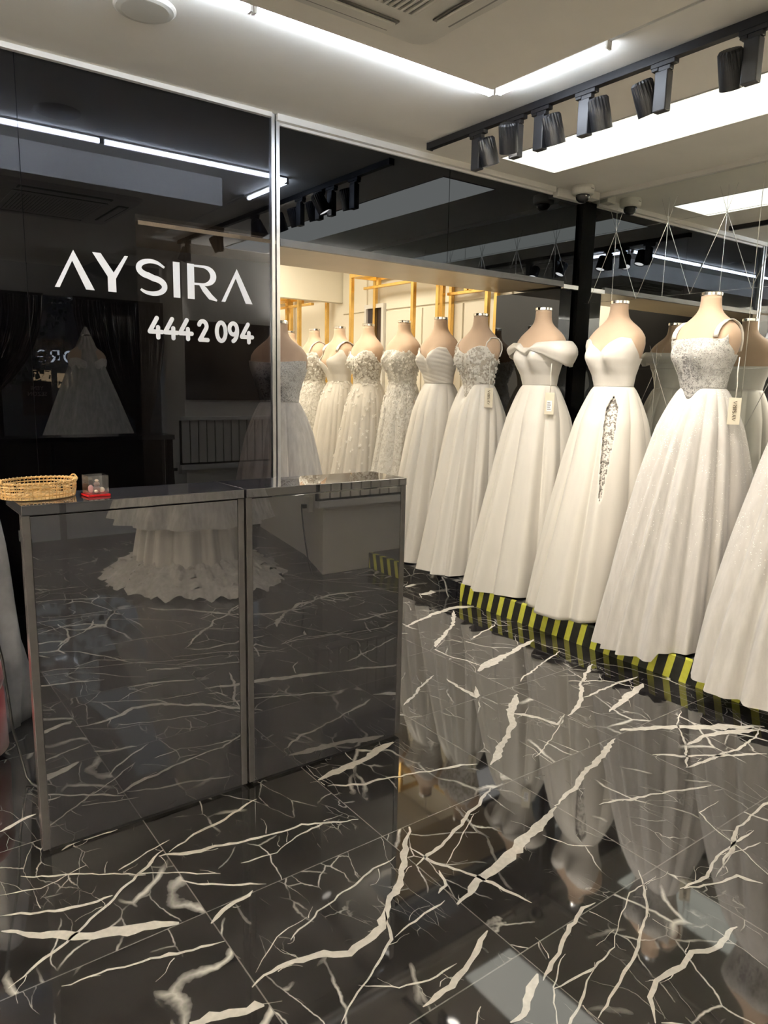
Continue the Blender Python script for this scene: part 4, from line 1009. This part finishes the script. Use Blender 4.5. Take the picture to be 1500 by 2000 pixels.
for i in range(30):
    t_ = i/29; z = 1.955-1.50*t_; R = .012+.56*t_**.95
    rows.append([((R*(1+.05*sin(13*a)+.03*sin(23*a+2)))*cos(a), R*(1+.05*sin(13*a))*sin(a), z) for a in [2*pi*k/160 for k in range(160)]])
vl.grid(rows, wrap=True); o = vl.build('bridal_veil', M['tulle_thin'], smooth=True); o.location = (VX,VY,0)
tag(o, 'long cone-shaped sheer veil by the shop window, seen in the dark glass', 'veil')
# ---------------------------------------------------------------- gold garment racks of the alcove
def rack(y0, y1, x0, x1, z0, z1, label, mid=True):
    t = empty('garment_rack', ((x0+x1)/2,(y0+y1)/2,z0)); tag(t, label, 'garment rack', 'gold garment racks in the alcove')
    cx, cy = (x0+x1)/2, (y0+y1)/2; w = .018; h = z1-z0
    for yy in (y0, y1):
        for xx in (x0, x1):
            MB().box((xx-cx-w,yy-cy-w,0),(xx-cx+w,yy-cy+w,h)).build('post', M['gold'], t, bevel=.002)
        MB().box((x0-cx+w,yy-cy-w,h-.04),(x1-cx-w,yy-cy+w,h)).build('top_rail', M['gold'], t, bevel=.002)
    for xx in (x0, x1): MB().box((xx-cx-w,y0-cy+w,h-.04),(xx-cx+w,y1-cy-w,h)).build('top_rail', M['gold'], t, bevel=.002)
    MB().box((-w,y0-cy+w,h-.14),(w,y1-cy-w,h-.115)).build('hanging_rail', M['gold'], t, bevel=.002)
    for yy in (y0+.25, y1-.25): MB().box((-w,yy-cy-w,h-.12),(w,yy-cy+w,h-.03)).build('bracket', M['gold'], t)
    return t
rack(5.18, 6.15, 4.12, 4.405, ZP+.006, 2.50, 'gold clothes rack frame against the alcove wall, left of the two large ones')
rack(4.44, 5.00, 4.30, 4.405, ZP+.006, 2.36, 'gold clothes rack frame against the alcove wall, nearest the dark pier')
rack(7.05, 7.85, 4.05, 4.40, ZP+.006, 2.42, 'small-looking gold clothes rack beneath the bright header, nearer one')
rack(7.95, 8.85, 4.05, 4.40, ZP+.006, 2.42, 'small-looking gold clothes rack beneath the bright header, farthest one')
# ---------------------------------------------------------------- behind the camera, seen in the glass
t = empty('wall_screen', (3.50,-.15,1.65)); tag(t, 'large black screen on the white wall, seen in the dark glass', 'screen')
MB().box((-.62,.0,-.40),(.70,.035,.40)).build('screen_panel', M['screen'], t, bevel=.004)
t = empty('slatted_bench_back', (3.2,-.15,.6)); tag(t, 'white slatted radiator cover below the screen, seen in the dark glass', 'radiator cover')
b = MB()
for k in range(11): x = -.38+k*.092; b.box((x,.03,-.01),(x+.075,.055,.44)).build if False else None
MB().box((-.40,.0,-.02),(.63,.028,.44)).build('back_panel', M['black'], t)
for k in range(11): x = -.385+k*.092; MB().box((x,.03,-.0),(x+.078,.05,.44)).build('slat', M['white_wall'], t)
MB().box((-.42,-.0,.442),(.65,.10,.48)).build('top_shelf', M['white_trim'], t, bevel=.003); MB().box((-.40,.0,-.07),(.63,.06,-.022)).build('bottom_rail', M['white_trim'], t)
t.name = 'radiator_cover'
t = empty('wall_socket', (2.935,-.38,.52), 0); tag(t, 'white wall socket with a black plug on the pillar side, mirrored in the counter', 'socket')
MB().box((-.085,-.03,-.06),(-.045,.05,.06)).build('plate', M['plastic'], t, bevel=.003); MB().box((-.12,-.005,-.03),(-.086,.025,.0)).build('plug', M['cable'], t)
o = MB().tube([(2.81,-.37,.50),(2.80,-.33,.38),(2.79,-.28,.25),(2.77,-.20,.12),(2.76,-.12,.02),(2.78,.0,.008)], .006, 8).build('power_cable', M['cable'], smooth=True); tag(o, 'black cable drooping from the pillar socket, mirrored in the counter', 'cable')
def curtain(x0, x1, gather, zt, label, seed, tail=True):
    rn = random.Random(seed); t = empty('string_curtain', ((x0+x1)/2,-1.88,0)); tag(t, label, 'curtain', 'black foil string curtains'); cx = (x0+x1)/2
    for part in range(3):
        b = MB()
        for k in range(54):
            u = (k+rn.random()*.6)/54; xt = x0+(x1-x0)*u; xg = gather+(u-.5)*.16; y = rn.uniform(-.05,.05); wv = rn.uniform(.9,1.1)
            pts = [(xt-cx, y, zt)]
            for j in range(1, 10):
                s = j/9; q = s**1.9; pts.append((xt-cx+(xg-xt)*q+rn.uniform(-.002,.002), y+.03*part-.03, zt-(zt-.95)*s+(-.10*sin(pi*s))*abs(xt-gather)))
            if tail: pts += [(xg-cx+(u-.5)*.02, y*.8, .70), (xg-cx+(u-.5)*.05, y*.8, .40), (xg-cx+(u-.5)*.04, y*.8, .03+rn.random()*.06)]
            b.tube(pts, .0075*wv, 4)
        b.build('string_layer', M['curtain'], t)
    MB().box((x0-cx,-.02,zt),(x1-cx,.02,zt+.03)).build('rail', M['black'], t)
curtain(.45, 1.93, .85, 2.34, 'black foil string curtain left of the window gap, seen in the dark glass', 2)
curtain(2.25, 3.32, 2.98, 2.34, 'black foil string curtain swept to the right of the window, seen in the dark glass', 6)
# street
o = MB().box((-12,-30,-.30),(16,-2.25,-.25)).build('street', M['asphalt']); o['kind'] = 'structure'; o.name = 'floor_street'
o = MB().box((.3,-2.75,-.25),(3.2,-2.45,.46)).box((.3,-3.1,-.25),(3.2,-2.75,.25)).build('stone_ledge', M['stone_ledge']); tag(o, 'grey stone ledge outside the shop window, mirrored in the counter', 'ledge')
bd = empty('shop_building', (4.0,-12,-.25)); tag(bd, 'dark shop building across the street, seen mirrored in the glass', 'building')
MB().box((-9,-1,0),(9,0,3.6)).build('facade', M['facade'], bd)
for x0, x1, z0, z1 in ((-.25,.16,1.50,1.86),(.30,.55,1.45,1.80),(.62,.72,1.40,1.85),(-2.6,-1.9,1.2,1.9),(4.4,5.6,.9,2.1)): MB().box((x0,.0,z0),(x1,.03,z1)).build('lit_window', M['shop_light'], bd)
ls = empty('street_sign', (4.72,-11.9,1.80)); tag(ls, 'backlit shop sign letters across the street, reversed in the glass', 'sign')
def L_O(x0, w, h): return lambda mb: stroke(mb, arc(x0+w/2,h/2,w*.40,h*.42,0,360,30), h*.16)
for fn, x, w in ((L_O,0,.28),(L_R,.36,.22),(L_S,.66,.20)):
    mb = MB(); fn(x, w, .29)(mb); mb.v = [(-v[0], -v[1], v[2]) for v in mb.v]; mb.build('letter', M['sign_light'], ls)
ps = empty('poster', (1.86,-2.115,1.26)); tag(ps, 'dark poster reading YENI SEZON on the window, reversed in the glass', 'poster')
MB().box((-.16,-.002,-.25),(.16,0,.14)).build('sheet', M['poster'], ps)
cu = bpy.data.curves.new('poster_text', 'FONT'); cu.body = 'YENI\nSEZON'; cu.size = .066; cu.align_x = 'CENTER'; cu.extrude = .0006
tmp = bpy.data.objects.new('poster_curve', cu); COL.objects.link(tmp); bpy.context.view_layer.update()
me = bpy.data.meshes.new_from_object(tmp.evaluated_get(bpy.context.evaluated_depsgraph_get())); bpy.data.objects.remove(tmp)
o = bpy.data.objects.new('lettering', me); COL.objects.link(o); o.parent = ps; o.location = (0,.0012,.04); o.rotation_euler = (pi/2,0,pi)
me.materials.clear(); me.materials.append(M['poster_text'])
tree = empty('tree', (2.1,-7.5,-.25)); tag(tree, 'dark street tree outside, seen mirrored in the glass', 'tree')
rn = random.Random(9); b = MB(); leaf = MB()
b.tube([(0,0,0),(.05,0,1.2),(-.05,.05,2.4),(.1,0,3.6)], [.14,.11,.09,.05], 8)
for k in range(16):
    a = rn.uniform(0,6.28); z = rn.uniform(1.7,3.4); L = rn.uniform(.7,1.7); e = (L*cos(a), L*sin(a), z+rn.uniform(.1,.9)); b.tube([(0,0,z),(e[0]*.5,e[1]*.5,z+.15),e], [.045,.03,.012], 6)
    for _ in range(60):
        c = Vector(e)*rn.uniform(.45,1.1) + Vector((rn.gauss(0,.28),rn.gauss(0,.28),rn.gauss(0,.22))); c.z = max(1.6, c.z) ; q = Vector((rn.gauss(0,1),rn.gauss(0,1),rn.gauss(0,1))).normalized(); r = q.orthogonal().normalized()*.06; s = q.cross(r)*.8
        leaf.add([c+r, c+s, c-r, c-s], [(0,1,2,3)])
b.build('trunk', M['bark'], tree, smooth=True); tag(leaf.build('foliage', M['leaf'], tree), kind='stuff')
